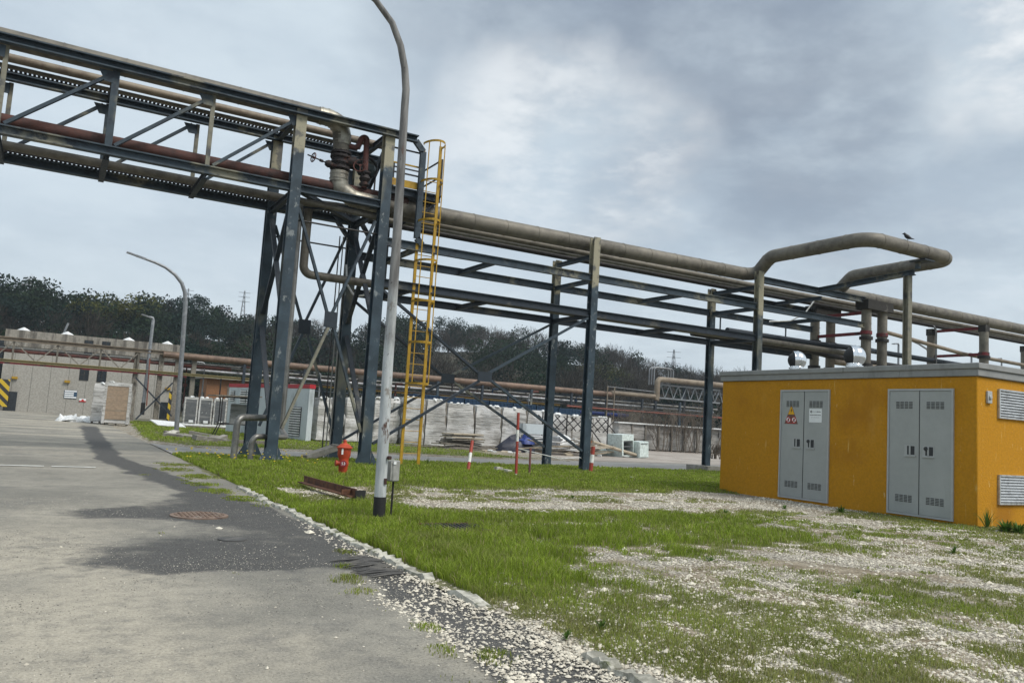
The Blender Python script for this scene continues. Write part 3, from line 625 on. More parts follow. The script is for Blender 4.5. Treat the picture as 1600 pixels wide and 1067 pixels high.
for i, (px, t, h, w, c, lab, nm) in enumerate(((150, .62, 10.5, 14, (.055, .058, .018), 'broad rounded olive green tree behind the concrete hall', 'broadleaf_tree'), (205, .98, 9, 8, (.018, .028, .02), 'dark evergreen on the ridge right of the olive tree', 'evergreen_tree'), (268, .98, 10, 9, (.015, .025, .02), 'tall dark evergreen on the ridge left of the curved street lamp', 'evergreen_tree'), (120, 1.0, 8, 8, (.018, .03, .018), 'dark evergreen on the ridge above the hall roof', 'evergreen_tree'), (690, .95, 9.5, 9, (.015, .027, .02), 'dark round evergreen on the ridge right of the yellow ladder', 'evergreen_tree'), (610, 1.0, 8.5, 8, (.02, .03, .02), 'dark evergreen on the ridge behind the white lamp post', 'evergreen_tree'), (742, .98, 8, 7, (.02, .03, .018), 'evergreen on the ridge halfway along the first rack bay', 'evergreen_tree'), (1046, .98, 8, 6, (.014, .024, .018), 'lone dark pine beside the far pylon', 'pine_tree'), (1148, .8, 8, 9, (.016, .026, .018), 'dark evergreen just above the cabin roof edge', 'evergreen_tree'), (935, .4, 8, 10, (.045, .05, .018), 'yellowish green tree low on the slope behind the brown pipe', 'broadleaf_tree'))):
    leafy_tree(hill_pt(px, t), h, w, c, lab, 340+i, nm)
# pylons
def pylon(px, ybase, ytop, R, lab):
    a = hill_col(px)[0]; e0, e1 = ray(px, ybase), ray(px, ytop); f = lambda e: EYE+R*e.z/math.hypot(e.x, e.y)
    b = Vector((math.cos(a)*R, math.sin(a)*R, f(e0)-8)); H = f(e1)-b.z; mb = MB(); w = H*.07
    c4 = [Vector((s*w, q*w, 0)) for s, q in ((1, 1), (-1, 1), (-1, -1), (1, -1))]; top = b+Vector((0, 0, H))
    for c in c4: mb.bar(b+c, top+c*.1, .16, .16)
    for k in range(9):
        t0, t1 = k/9, (k+1)/9
        for i in range(4): mb.bar((b+c4[i]).lerp(top+c4[i]*.1, t0), (b+c4[(i+1) % 4]).lerp(top+c4[(i+1) % 4]*.1, t1), .09, .09)
    for z in (.72, .84, .95):
        s = Vector((-math.sin(a), math.cos(a), 0)); mb.bar(b+Vector((0, 0, H*z))-s*H*.14, b+Vector((0, 0, H*z))+s*H*.14, .14, .14)
    tag(mb.build('pylon', 'lamp_grey', base=b, smooth=0), lab, 'pylon')
pylon(359, 478, 452, 300, 'faint lattice pylon on the ridge left of the tower legs'); pylon(1047, 592, 546, 330, 'faint lattice pylon on the ridge left of the orange cabin'); pylon(269, 468, 448, 300, 'small lattice pylon tip above the trees by the curved street lamp')
# --- sky
def build_sky():
    w = bpy.data.worlds.new('World'); SC.world = w; w.use_nodes = True; nt = w.node_tree; b = NB(nt); bg = nt.nodes['Background']
    sky = b.node('ShaderNodeTexSky', sky_type='NISHITA'); sky.sun_disc = False; sky.sun_elevation = math.radians(SUN_EL); sky.sun_rotation = math.radians(SUN_AZ); sky.dust_density = 2.0; sky.air_density = 1.0
    tc = b.node('ShaderNodeTexCoord'); g = tc.outputs['Generated']; sep = b.node('ShaderNodeSeparateXYZ'); b.l.new(g, sep.inputs[0])
    zz = b.math('ADD', b.math('MAXIMUM', sep.outputs[2], 0), .16); cx = b.node('ShaderNodeCombineXYZ')
    b.l.new(b.math('DIVIDE', sep.outputs[0], zz), cx.inputs[0]); b.l.new(b.math('DIVIDE', sep.outputs[1], zz), cx.inputs[1])
    wv = cx.outputs[0]
    wn = b.node('ShaderNodeTexNoise'); wn.inputs['Scale'].default_value = 4.0; wn.inputs['Detail'].default_value = 5; b.l.new(g, wn.inputs['Vector'])
    dv = b.node('ShaderNodeVectorMath', operation='MULTIPLY_ADD'); b.l.new(wn.outputs['Color'], dv.inputs[0]); dv.inputs[1].default_value = (.30,)*3; b.l.new(g, dv.inputs[2])
    ov = b.node('ShaderNodeVectorMath', operation='SUBTRACT'); b.l.new(dv.outputs[0], ov.inputs[0]); ov.inputs[1].default_value = (.15,)*3
    nz_ = b.node('ShaderNodeVectorMath', operation='NORMALIZE'); b.l.new(ov.outputs[0], nz_.inputs[0]); wd = nz_.outputs[0]
    def blob(px, py, ang, soft):
        d = ray(px, py).normalized(); n = b.node('ShaderNodeVectorMath', operation='DOT_PRODUCT'); b.l.new(wd, n.inputs[0]); n.inputs[1].default_value = d
        return b.rng(n.outputs['Value'], math.cos(math.radians(ang+soft)), math.cos(math.radians(max(ang-soft, 0))))
    n1 = b.noise(wv, .75, 8, .58); n2 = b.noise(wv, 2.1, 8, .6)
    col = b.mix(b.rng(n1, .40, .60), (3.05, 3.6, 4.1), (4.15, 4.7, 5.05))
    dark = b.math('MAXIMUM', blob(1110, 80, 6.5, 7), blob(950, 5, 7, 7)); dark = b.math('MAXIMUM', dark, b.math('MULTIPLY', blob(1270, 180, 5, 7), .85)); dark = b.math('MAXIMUM', dark, b.math('MULTIPLY', blob(790, 30, 5, 7), .75)); dark = b.math('MAXIMUM', dark, b.math('MULTIPLY', blob(1480, 160, 5, 7), .45)); dark = b.math('MAXIMUM', dark, b.math('MULTIPLY', blob(980, 330, 2.2, 4), .5))
    dark = b.math('MULTIPLY', dark, b.rng(n2, .2, .7, .6, 1))
    n3 = b.noise(wv, 4.5, 7, .6); dark = b.math('MULTIPLY', dark, b.rng(n3, .30, .62, .62, 1)); col = b.mix(b.rng(n3, .5, .72, 0, .4), col, (4.7, 5.1, 5.4))
    col = b.mix(b.math('MULTIPLY', dark, .93), col, (1.15, 1.42, 1.84))
    d2 = b.math('MULTIPLY', b.rng(n2, .44, .70), .5); col = b.mix(d2, col, (2.05, 2.5, 3.0))
    lt = b.math('MULTIPLY', b.math('MAXIMUM', blob(815, 225, 3.4, 5), b.math('MAXIMUM', blob(1590, 50, 2.6, 4), b.math('MULTIPLY', blob(960, 285, 3, 5), .6))), b.rng(b.math('ADD', b.math('MULTIPLY', n2, .5), b.math('MULTIPLY', n3, .5)), .38, .58))
    lt = b.math('MULTIPLY', lt, .95); col = b.mix(lt, col, (5.7, 5.8, 5.8))
    lo = b.math('MAXIMUM', blob(620, 400, 10, 12), blob(60, 300, 10, 12)); col = b.mix(b.math('MULTIPLY', lo, .5), col, (3.7, 4.25, 4.7))
    col = b.mix(b.math('MULTIPLY', b.rng(sep.outputs[2], .30, .06), .45), col, (4.1, 4.55, 4.85))
    col = b.mix(.08, col, sky.outputs[0])
    b.l.new(col, bg.inputs[0]); bg.inputs[1].default_value = SKY_K
HAZE = .00042
SUN_EL, SUN_AZ, SKY_K = 52, 148, .085
build_sky()
sd = bpy.data.lights.new('sun', 'SUN'); sd.energy = 1.45; sd.angle = math.radians(26); sd.color = (1, .96, .9)
so = bpy.data.objects.new('sun', sd); COL.objects.link(so)
e, a = math.radians(SUN_EL), math.radians(SUN_AZ)
so.rotation_euler = Vector((math.sin(a)*math.cos(e), math.cos(a)*math.cos(e), math.sin(e))).to_track_quat('Z', 'Y').to_euler()
# --- haze
m = bpy.data.materials.new('haze'); MATS['haze'] = m; nt, n_, l_ = _nt(m); n_.remove(n_['Principled BSDF']); pv = n_.new('ShaderNodeVolumePrincipled'); pv.inputs['Color'].default_value = (.80, .87, .95, 1); pv.inputs['Density'].default_value = HAZE; pv.inputs['Anisotropy'].default_value = .2
l_.new(pv.outputs[0], n_['Material Output'].inputs['Volume'])
mb = MB(); mb.box((-800, -800, -1.3), (800, 800, 62)); tag(mb.build('haze', 'haze', base=(0, 0, 0), smooth=0), 'faint pale haze in the air over the whole yard', 'haze', kind='stuff')
# --- camera
cd = bpy.data.cameras.new('camera'); co = bpy.data.objects.new('camera', cd); COL.objects.link(co); SC.camera = co
cd.sensor_width = 36; cd.lens = FOC/1600*36; cd.clip_end = 6000; cd.clip_start = .05
X = Vector((_A.x, _B.x, _up.x)); Yd = Vector((_A.y, _B.y, _up.y)); Zf = Vector((_A.z, _B.z, _up.z))
R = Matrix((X, -Yd, -Zf)).transposed(); co.matrix_world = Matrix.Translation(CAM*K)@R.to_4x4()
SC.view_settings.view_transform = 'Standard'; SC.view_settings.look = 'None'; SC.view_settings.gamma = 1; SC.view_settings.exposure = 1.05
SC.cycles.max_bounces = 6; SC.cycles.transparent_max_bounces = 4
# ================================================================== PIPE BRIDGE, TOWER, RACK
Y1, Y2 = 25., 28.
ZT, ZB = 10.98, 8.56          # chord centre lines
NODES = [-7.2, -4.55, -1.9, .75, 3.4, 6.03, 9.0]
br = thing('pipe_bridge', 'high grey steel lattice bridge carrying pipes across the road from the left', 'pipe bridge', (6, 26.5, 0))
for Y in (Y1, Y2):
    mb = MB(); mb.chan((-7.3, Y-.1, ZT), (9.95, Y-.1, ZT), .24, .2, .04, up=(0, 0, 1)); mb.bar((-7.3, Y+.02, ZT+.135), (9.95, Y+.02, ZT+.135), .26, .03); mb.build('top_chord', 'steel', br)
    mb = MB(); mb.ibeam((-7.3, Y, ZB), (9.0, Y, ZB), .26, .24, .04); mb.build('bottom_chord', 'steel', br)
    for i, X in enumerate(NODES[:-2]):
        heavy = i in (3, 0); w = .19 if heavy else .12
        mb = MB(); mb.ibeam((X, Y, ZB+.132), (X, Y, ZT-.122), w, w, .035, up=(0, 1, 0)); mb.build('post', 'steel' if heavy else 'steel_pale', br)
    for i in range(len(NODES)-2):
        a, b = Vector((NODES[i]+.12, Y-.03, ZB+.2)), Vector((NODES[i+1]-.15, Y-.03, ZT-.2))
        mb = MB(); mb.chan(a, b, .13, .09, .025, up=(0, -1, 0) if Y == Y1 else (0, 1, 0)); mb.build('diagonal', 'steel', br)
        mb = MB(); p = Vector((NODES[i+1]-.22, Y-.1, ZT-.28)); mb.add([p+Vector(q) for q in ((-.22, 0, .12), (.2, 0, .12), (.2, 0, -.2), (-.05, 0, -.2), (-.22, .02, .12), (.2, .02, .12), (.2, .02, -.2), (-.05, .02, -.2))], [(0, 1, 2, 3), (7, 6, 5, 4), (0, 4, 5, 1), (1, 5, 6, 2), (2, 6, 7, 3), (3, 7, 4, 0)]); mb.build('gusset', 'steel', br)
for i, X in enumerate(NODES):
    mb = MB(); mb.ibeam((X, Y1+.13, ZB-.14), (X, Y2-.13, ZB-.14), .2, .16, .03); mb.build('cross_beam', 'steel_dark', br)
    if i in (0, 3, 5, 6): mb = MB(); mb.ibeam((X, Y1+.13, ZT-.02), (X, Y2-.13, ZT-.02), .2, .16, .03); mb.build('cross_beam', 'steel_dark', br)
def hcol(root, X, Y, z0, z1, w, mat, d=None, name='column', plate=True):
    d = d or w; mb = MB(); mb.ibeam((X, Y, z0), (X, Y, z1), d, w, .045, up=(0, 1, 0))
    if plate: mb.box((X-w*.85, Y-d*.85, -.03), (X+w*.85, Y+d*.85, .06))
    return mb.build(name, mat, root)
for X in (6.03, 9.0):
    for Y in (Y1, Y2):
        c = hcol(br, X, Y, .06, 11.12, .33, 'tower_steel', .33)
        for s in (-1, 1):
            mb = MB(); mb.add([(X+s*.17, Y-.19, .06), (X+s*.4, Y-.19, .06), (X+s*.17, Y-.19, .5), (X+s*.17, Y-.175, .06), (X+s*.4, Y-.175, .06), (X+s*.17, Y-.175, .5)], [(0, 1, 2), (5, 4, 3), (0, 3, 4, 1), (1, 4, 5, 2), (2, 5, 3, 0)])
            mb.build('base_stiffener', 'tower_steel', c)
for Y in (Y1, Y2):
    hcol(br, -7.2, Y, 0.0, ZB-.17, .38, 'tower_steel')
# end frame bent down at the right of the tower
pts = [(9.95, Y1-.02, ZT), (10.25, Y1-.02, ZT-.32), (10.25, Y1-.02, 8.2), (10.25, Y1-.02, 7.65), (10.45, Y1-.02, 7.45)]
mb = MB()
for a, b in zip(pts, pts[1:]): mb.bar(a, b, .2, .12, up=(0, 1, 0))
mb.build('end_frame', 'steel', br)
mb = MB(); mb.ibeam((10.25, Y2, 6.2), (10.25, Y2, ZT+.1), .2, .22, .03, up=(0, 1, 0)); mb.bar((9.0, Y2, ZT), (10.25, Y2, ZT), .22, .26); mb.build('end_frame', 'steel_dark', br)
# tower bracing: an X in both faces meeting at a plate, knee braces across
for Y in (Y1, Y2):
    c = Vector((7.52, Y-.02, 4.55)); top = 7.95; bot = 1.05
    for x, z in ((6.25, top), (8.78, top), (6.25, bot), (8.78, bot)):
        e = Vector((x, Y-.02, z)); d = (c-e).normalized(); mb = MB(); mb.chan(e, c-d*.22, .12, .08, .022, up=(0, -1, 0)); mb.build('brace', 'steel_pale' if (Y == Y1 and z == bot and x < 7) else 'steel', br)
    mb = MB(); mb.cbox(c+Vector((0, -.05, 0)), (.42, .03, .5)); mb.build('brace_plate', 'steel_dark', br)
    mb = MB(); mb.tube([(6.2, Y, 7.55), (8.85, Y, 7.55)], .03, 6); mb.build('tie_rod', 'iron_black', br)
for X in (6.03, 9.0):
    for a, b in (((X, Y1+.25, 1.1), (X, Y2-.25, 4.4)), ((X, Y2-.25, 4.8), (X, Y1+.25, 8.1)), ((X, Y1+.25, 4.8), (X, Y2-.25, 8.1))):
        mb = MB(); mb.chan(a, b, .15, .09, .022, up=(1, 0, 0)); mb.build('brace', 'steel_dark', br)
for a, b in (((9.0, Y1+.2, 10.75), (9.0, Y2-.2, 8.95)), ((8.2, Y2, 8.6), (9.0, Y2-.1, 7.6)), ((6.3, Y2, 8.6), (6.9, Y2, 8.6)), ((9.2, Y2-.05, 8.55), (10.1, Y2-.05, 7.3)), ((6.25, Y1+.1, 8.45), (8.9, Y2-.2, 8.45)), ((6.25, Y2-.1, 8.45), (8.9, Y1+.2, 8.45))):
    mb = MB(); mb.chan(a, b, .2, .12, .03, up=(0, 1, 0)); mb.build('brace', 'steel_dark', br)
# small rungs and rods on the far tower leg
def conduit(label, pts, r=.022, mat='galvanised', bend=.1, cat='conduit', name='conduit', group=None, n=6, base=None):
    mb = MB(); mb.tube(pts, r, n, bend=bend); return tag(mb.build(name, mat, base=base), label, cat, group)

# --- trestle rack to the right
rk = thing('pipe_rack', 'two storey steel trestle rack carrying pipes to the right of the tower', 'pipe rack', (18, 26.5, 0))
XE1 = 34.0
for X, Y, w, top in ((17.62, Y1, .29, 8.92), (26.45, Y1, .29, 8.92), (17.85, Y2, .28, 8.5), (26.55, Y2, .28, 8.5)):
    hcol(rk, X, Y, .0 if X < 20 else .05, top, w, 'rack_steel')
mb = MB(); mb.box((26.0, Y2-.7, -.03), (27.1, Y2+.7, .28)); mb.box((25.9, Y1-.7, -.03), (27.0, Y1+.7, .28)); mb.build('footing', 'concrete', rk)
for Y, xs_ in ((Y1, [9.17, 17.47, 26.30, XE1]), (Y2, [9.17, 17.70, 26.40, XE1])):
    for zc, h in ((7.36, .28), (5.98, .27)):
        for i in range(3):
            if zc < 7 and i == 2 and Y == Y1: continue
            a, b = xs_[i]+(.0 if i == 0 else .30), xs_[i+1]
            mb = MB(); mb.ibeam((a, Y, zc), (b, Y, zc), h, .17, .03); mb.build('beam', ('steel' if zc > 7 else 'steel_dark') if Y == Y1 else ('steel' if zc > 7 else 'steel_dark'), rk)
mb = MB(); mb.ibeam((26.63, Y1, 8.58), (33.6, Y1, 8.58), .28, .22, .035); mb.build('beam', 'steel', rk)
mb = MB(); mb.ibeam((26.73, Y2, 8.3), (33.6, Y2, 8.3), .26, .22, .035); mb.build('beam', 'steel', rk)
for X, zs in ((13.3, (7.3, 5.93)), (17.75, (8.25, 7.3, 5.93)), (22.1, (7.3, 5.93)), (26.5, (8.25, 7.3, 5.93)), (30.6, (8.3, 7.3)), (10.3, (7.3, 5.93))):
    for z in zs:
        x0 = X if X != 17.75 else 17.73
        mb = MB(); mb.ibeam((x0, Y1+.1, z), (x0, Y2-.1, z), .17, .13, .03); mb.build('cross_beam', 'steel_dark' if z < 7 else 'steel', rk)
for Y, x0, x1 in ((Y1, 9.22, 17.44), (Y2, 9.22, 17.68)):
    c = Vector((13.15, Y-.03, 3.2))
    for e in ((x0, Y-.03, 5.75), (x1, Y-.03, 5.75), (x0, Y-.03, .75), (x1, Y-.03, .75)):
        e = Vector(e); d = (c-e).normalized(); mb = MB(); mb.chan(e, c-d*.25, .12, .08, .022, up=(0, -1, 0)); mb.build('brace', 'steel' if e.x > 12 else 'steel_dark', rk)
    mb = MB(); mb.cbox(c+Vector((0, -.06, 0)), (.55, .03, .34)); mb.build('brace_plate', 'steel_dark', rk)
for x in (27.0, 29.2, 31.4):
    mb = MB(); mb.bar((x, Y2-.15, 6.28), (x, Y2-.15, 7.18), .05, .05, up=(0, 1, 0)); mb.build('hanger', 'steel', rk)

# --- pipes
def pipe(label, pts, r, mat, bend=.6, ring=None, n=16, name='pipe', group=None, ringmat=None, base=None):
    mb = MB(); mb.tube(pts, r, n, bend=bend, bn=9)
    if ring: mb.rings(pts, r*1.035, ring, .035, n, bend=bend)
    return tag(mb.build(name, mat, base=base, smooth=50), label, 'pipe', group)
# bridge pipes
pipe('large clad pipe lying along the top of the bridge and bending down into the valve', [(-7.5, 25.45, 11.22), (7.15, 25.45, 11.22), (7.45, 25.45, 11.12), (7.55, 25.45, 10.2)], .265, 'pipe_cladding', .55, 1.6)
EP = [(6.7, 25.45, 11.22), (7.2, 25.45, 11.22), (7.55, 25.45, 10.86), (7.55, 25.45, 10.42)]; mb = MB(); mb.tube(fillet(EP, .5, 9), .285, 18); mb.rings(EP, .298, .2, .03, 18, bend=.5, start=.1)
tag(mb.build('pipe_elbow', 'elbow_tin', smooth=50), 'segmented tin clad elbow above the upper valve', 'pipe elbow')
pipe('brown clad pipe under the top chord of the bridge, the thicker of two', [(-7.5, 26.55, 11.10), (9.6, 26.55, 11.10)], .125, 'pipe_cladding_warm', .35, 2.2)
pipe('thin clad pipe just below the brown one under the bridge top chord', [(-7.5, 26.75, 10.92), (8.6, 26.75, 10.92)], .06, 'pipe_cladding', 0)
pipe('rust red pipe lying on the bottom chord of the bridge', [(-7.5, 25.5, 8.97), (9.4, 25.5, 8.97), (10.0, 25.5, 8.92)], .18, 'rust', .4, 6.0)
pipe('grey clad pipe running low between the bridge bottom chords', [(-7.5, 26.9, 8.66), (7.0, 26.9, 8.66), (7.8, 26.4, 8.6), (9.6, 25.9, 8.5)], .13, 'pipe_cladding', .5, 2.6)
pipe('slim clad pipe beside the grey one on the bridge floor', [(6.3, 25.3, 8.28), (9.6, 25.3, 8.16)], .09, 'pipe_cladding', .2)
def tray(label, a, b, w=.3):
    a, b = Vector(a), Vector(b); mb = MB(); d = (b-a).normalized(); L = (b-a).length
    for s in (-1, 1): mb.bar(a+Vector((0, s*w/2, 0)), b+Vector((0, s*w/2, 0)), .02, .05)
    k = 0
    while k < L: c = a+d*k; mb.box((c.x, c.y-w/2-.03, c.z+.03), (c.x+.075, c.y+w/2+.03, c.z+.06)); k += .12
    return tag(mb.build('cable_tray', 'iron_black', smooth=0), label, 'cable tray')
tray('notched cable tray along the far top chord of the bridge', (-7.5, 27.85, 11.2), (8.9, 27.85, 11.2)); tray('notched cable tray along the far bottom chord of the bridge', (-7.5, 27.8, 8.70), (8.8, 27.8, 8.70))
# valve assembly
vx, vy = 7.55, 25.45
v = thing('gate_valve', 'large rusty gate valve between the tin elbow and the red pipe in the tower', 'valve', (vx, vy, 9.3))
mb = MB(); mb.lathe((vx, vy, 9.55), [(.2, 0), (.23, .1), (.26, .28), (.28, .4), (.24, .52), (.22, .7)], 18); mb.lathe((vx+.32, vy-.1, 9.9), [(.14, -.2), (.17, -.1), (.17, .12), (.1, .2)], 12, axis=(1, -.2, 0)); mb.build('valve_body', 'valve_dark', v)
for z, r_ in ((9.62, .33), (9.82, .30), (10.0, .34), (10.13, .34)):
    mb = MB(); mb.lathe((vx, vy, z), [(r_, -.035), (r_, .035)], 20)
    for k in range(10): a = k*PI/5; mb.lathe((vx+(r_-.04)*math.cos(a), vy+(r_-.04)*math.sin(a), z), [(.025, -.07), (.025, .07)], 6)
    mb.build('flange', 'valve_dark', v)
mb = MB(); mb.tube([(vx, vy, 9.15), (vx, vy, 9.5)], .30, 18); mb.rings([(vx, vy, 9.15), (vx, vy, 9.5)], .315, .16, .02, 18, start=.1); mb.build('clad_collar', 'elbow_tin', v)
pipe('tin clad elbow below the lower valve flange', [(vx+.02, vy, 9.2), (vx+.05, vy, 8.95), (vx+.5, vy+.02, 8.72), (vx+1.6, vy+.05, 8.68)], .29, 'elbow_tin', .3, .25)
def handwheel(root, c, axis, R, arms=5):
    mb = MB(); mb.ring(c, R, .018, axis, 20); q = Vector((0, 0, 1)).rotation_difference(Vector(axis).normalized()); c = Vector(c)
    for k in range(arms): a = 2*PI*k/arms; mb.bar(c, c+q@Vector((R*math.cos(a), R*math.sin(a), 0)), .02, .02)
    mb.lathe(c, [(.04, -.03), (.04, .03)], 10, axis=axis); return mb.build('handwheel', 'rust_red', root)
h = thing('drain_valve', 'small valve with a handwheel on a spindle sticking out left of the gate valve', 'valve', (vx-.4, vy, 9.7))
mb = MB(); mb.tube([(vx-.22, vy-.05, 9.66), (vx-.45, vy-.1, 9.66)], .09, 10); mb.lathe((vx-.42, vy-.1, 9.66), [(.12, -.06), (.13, 0), (.08, .1)], 10, axis=(-1, 0, .05)); mb.build('valve_body', 'valve_dark', h)
mb = MB(); mb.tube([(vx-.45, vy-.1, 9.67), (vx-1.15, vy-.25, 9.76)], .025, 8); mb.tube([(vx-.62, vy-.14, 9.69), (vx-.72, vy-.16, 9.70)], .05, 8); mb.build('spindle', 'iron_black', h)
handwheel(h, (vx-.95, vy-.2, 9.73), (-1, -.22, .12), .15, 4)
pipe('red bypass pipe looping beside the gate valve', [(vx+.2, vy-.05, 10.42), (vx+.5, vy-.12, 10.38), (vx+.62, vy-.14, 10.78), (vx+.78, vy-.16, 10.8), (vx+.82, vy-.16, 9.4), (vx+.82, vy-.16, 9.1)], .095, 'rust_red', .16)
h = thing('bypass_valve', 'dark globe valve with a round open handwheel at the foot of the red bypass pipe', 'valve', (vx+.8, vy-.16, 9.4))
mb = MB(); mb.lathe((vx+.82, vy-.16, 9.42), [(.10, -.3), (.17, -.24), (.17, -.19), (.12, -.15), (.19, -.02), (.12, .12), (.18, .17), (.18, .22), (.1, .26)], 14); mb.build('valve_body', 'valve_dark', h)
mb = MB(); mb.tube([(vx+.8, vy-.2, 9.48), (vx+.52, vy-.62, 9.62)], .03, 8); mb.build('spindle', 'iron_black', h); handwheel(h, (vx+.46, vy-.70, 9.64), (-.55, -.82, .25), .22, 3)
h = thing('valve_actuator', 'dark green motor actuator behind the red bypass pipe', 'actuator', (vx+.8, vy+.4, 9.7))
mb = MB(); mb.lathe((vx+.55, vy+.4, 10.0), [(.16, -.3), (.2, -.25), (.2, .2), (.14, .3)], 14, axis=(1, 0, 0)); mb.lathe((vx+1.0, vy+.3, 9.85), [(.18, -.28), (.25, -.2), (.25, .22), (.16, .3)], 14, axis=(1, -.3, -.25)); mb.build('motor_housing', 'actuator', h)
mb = MB(); mb.ring((vx+1.05, vy+.2, 9.95), .33, .05, (.3, -1, .2), 22, 8); mb.build('cable_loop', 'iron_black', h)
mb = MB(); mb.bar((vx+.5, vy+.4, 9.2), (vx+.5, vy+.4, 9.75), .12, .12); mb.build('bracket', 'steel', h)

# rack pipes
ZP = 8.80
MAINP = [(9.3, 25.6, ZP-.05), (26.25, 25.6, ZP+.05), (26.62, 25.3, ZP+.1), (26.62, 24.55, 9.54), (26.62, 19.72, 9.54), (32.0, 19.72, 9.54), (32.3, 24.75, 9.54), (32.45, 25.6, 8.98)]
mb = MB(); P = fillet(MAINP, .75, 9); mb.tube(P, .285, 20); mb.rings(MAINP, .297, 1.35, .03, 20, bend=.75, start=.6)
tag(mb.build('expansion_loop_pipe', 'pipe_cladding', smooth=50), 'big grey clad pipe on the rack with the raised sideways loop above the orange cabin', 'pipe')
pipe('big clad pipe continuing past the concrete piers to the right edge', [(32.0, 25.6, 8.86), (66, 25.6, 8.86)], .29, 'pipe_cladding', 0, 2.4)
pipe('slim pale pipe behind the big one on the rack top', [(9.4, 26.6, 8.68), (66, 26.6, 8.68)], .12, 'pipe_cladding', 0, 4)
pipe('second slim pipe farther back on the rack top', [(9.4, 27.1, 8.66), (66, 27.1, 8.66)], .10, 'galvanised', 0)
pipe('thin dark pipe at the far edge of the rack top', [(9.4, 27.6, 8.62), (66, 27.6, 8.62)], .12, 'iron_black', 0)
pipe('brown clad pipe on the lower rack floor', [(6.88, 26.35, 8.3), (6.88, 26.35, 6.12), (34, 26.35, 6.12)], .14, 'pipe_cladding', .3, 2.5)
pipe('dark pipe dropping from the lower rack towards the concrete piers', [(24.4, 26.9, 6.10), (32.2, 26.9, 6.05), (33.4, 26.9, 5.95), (66, 26.9, 5.75)], .13, 'iron_black', .5)
pipe('dark blue pipe jogging sideways between the concrete piers', [(27, 27.4, 6.55), (33, 27.4, 6.55), (36, 26.6, 6.5), (37.4, 27.3, 6.6), (66, 27.3, 6.45)], .14, 'steel_dark', .4)
pipe('pale pipe passing through the second red crossbeams', [(35.2, 25.3, 7.3), (43, 25.9, 6.95), (66, 26.2, 6.7)], .10, 'pipe_cladding_warm', .3)
pipe('low grey pipe between the piers just over the cabin roof', [(33, 26.3, 5.6), (42, 26.3, 5.6)], .14, 'pipe_cladding_warm', .3)
pipe('tin clad riser beside the first tower leg down to the grass', [(6.6, 26.3, 8.4), (6.6, 26.2, 1.0), (6.6, 25.55, .78), (5.55, 25.0, .78), (5.45, 25.0, .62), (5.45, 25.0, -.05)], .085, 'galvanised', .16, 3.)
pipe('upper galvanised pipe bend at the foot of the first tower leg', [(6.3, 25.9, 2.2), (6.25, 25.85, 1.35), (5.0, 25.1, 1.32), (4.98, 25.1, -.05)], .10, 'galvanised', .22)
conduit('thin white hose hanging in a loop on the far tower leg', [(8.75, 27.7, 6.9), (8.8, 27.6, 6.2), (9.05, 27.4, 5.75), (9.4, 27.3, 5.85), (9.6, 27.2, 6.1)], .035, 'plastic_white', .3)
for i in range(3): conduit('steel conduit clipped to the far right tower leg, %s of three' % ('leftmost', 'middle one', 'rightmost')[i], [(8.45+.13*i, 27.75, 7.9), (8.45+.13*i, 27.75, .4+i*.15), (8.4+.1*i, 27.5, 0)], .022, 'galvanised' if i else 'iron_black', .1)
h = thing('line_drain', 'little drain tap hanging from the horizontal pipe in the tower', 'tap', (7.15, 26.35, 6.1)); mb = MB(); mb.tube([(7.45, 26.35, 6.24), (7.45, 26.35, 5.85)], .03, 6); mb.build('stem', 'iron_black', h); mb = MB(); mb.bar((7.33, 26.3, 5.98), (7.6, 26.3, 6.06), .03, .03); mb.build('handle', 'iron_black', h)

# --- ladder with cage
lx0, lx1, ly = 10.28, 10.90, 25.0
def tilt(x, z): return x+.0*z
ld = thing('caged_ladder', 'yellow steel ladder with hooped safety cage up to the platform', 'ladder', (10.59, ly, 0))
for x in (lx0, lx1):
    mb = MB(); mb.bar((x, ly, -.03), (x, ly, 11.0 if x > 10.5 else 10.75), .10, .05, up=(0, 1, 0)); mb.build('rail', 'yellow_paint', ld)
z = .45
while z < 10.0:
    mb = MB(); mb.tube([(lx0, ly, z), (lx1, ly, z)], .014, 6); mb.build('rung', 'yellow_paint', ld); z += .37
cxm = (lx0+lx1)/2
def hp(t, z): a = PI*t; return Vector((cxm-.36*math.cos(a), ly-.05-.62*math.sin(a), z))
for z in (2.75, 4.12, 5.5, 6.87, 8.25, 9.62, 10.95):
    pts = [Vector((lx0, ly, z))]+[hp(t, z) for t in np.linspace(0, 1, 13)]+[Vector((lx1, ly, z))]; mb = MB()
    for a, b in zip(pts, pts[1:]): mb.bar(a, b, .012, .075)
    mb.build('cage_hoop', 'yellow_paint', ld)
for t in (.2, .5, .8):
    a = hp(t, 0); mb = MB(); mb.bar((a.x, a.y+.01, 2.75), (a.x, a.y+.01, 10.95), .035, .012, up=(0, 1, 0)); mb.build('cage_bar', 'yellow_paint', ld)
pf = thing('access_platform', 'small dark platform with yellow kick plate between the tower and the ladder', 'platform', (10.2, 26, 9.2))
mb = MB(); mb.box((9.25, 25.12, 9.28), (11.1, 27.0, 9.33)); mb.build('deck', 'steel_dark', pf)
mb = MB(); mb.ibeam((9.25, 25.2, 9.18), (11.1, 25.2, 9.18), .19, .1, .02); mb.ibeam((9.25, 26.9, 9.18), (11.1, 26.9, 9.18), .19, .1, .02); mb.ibeam((11.0, 25.26, 9.18), (11.0, 26.84, 9.18), .19, .1, .02); mb.build('deck_frame', 'steel_dark', pf)
mb = MB(); mb.box((9.25, 25.06, 9.335), (10.22, 25.09, 9.58)); mb.build('kick_plate', 'yellow_paint', pf)
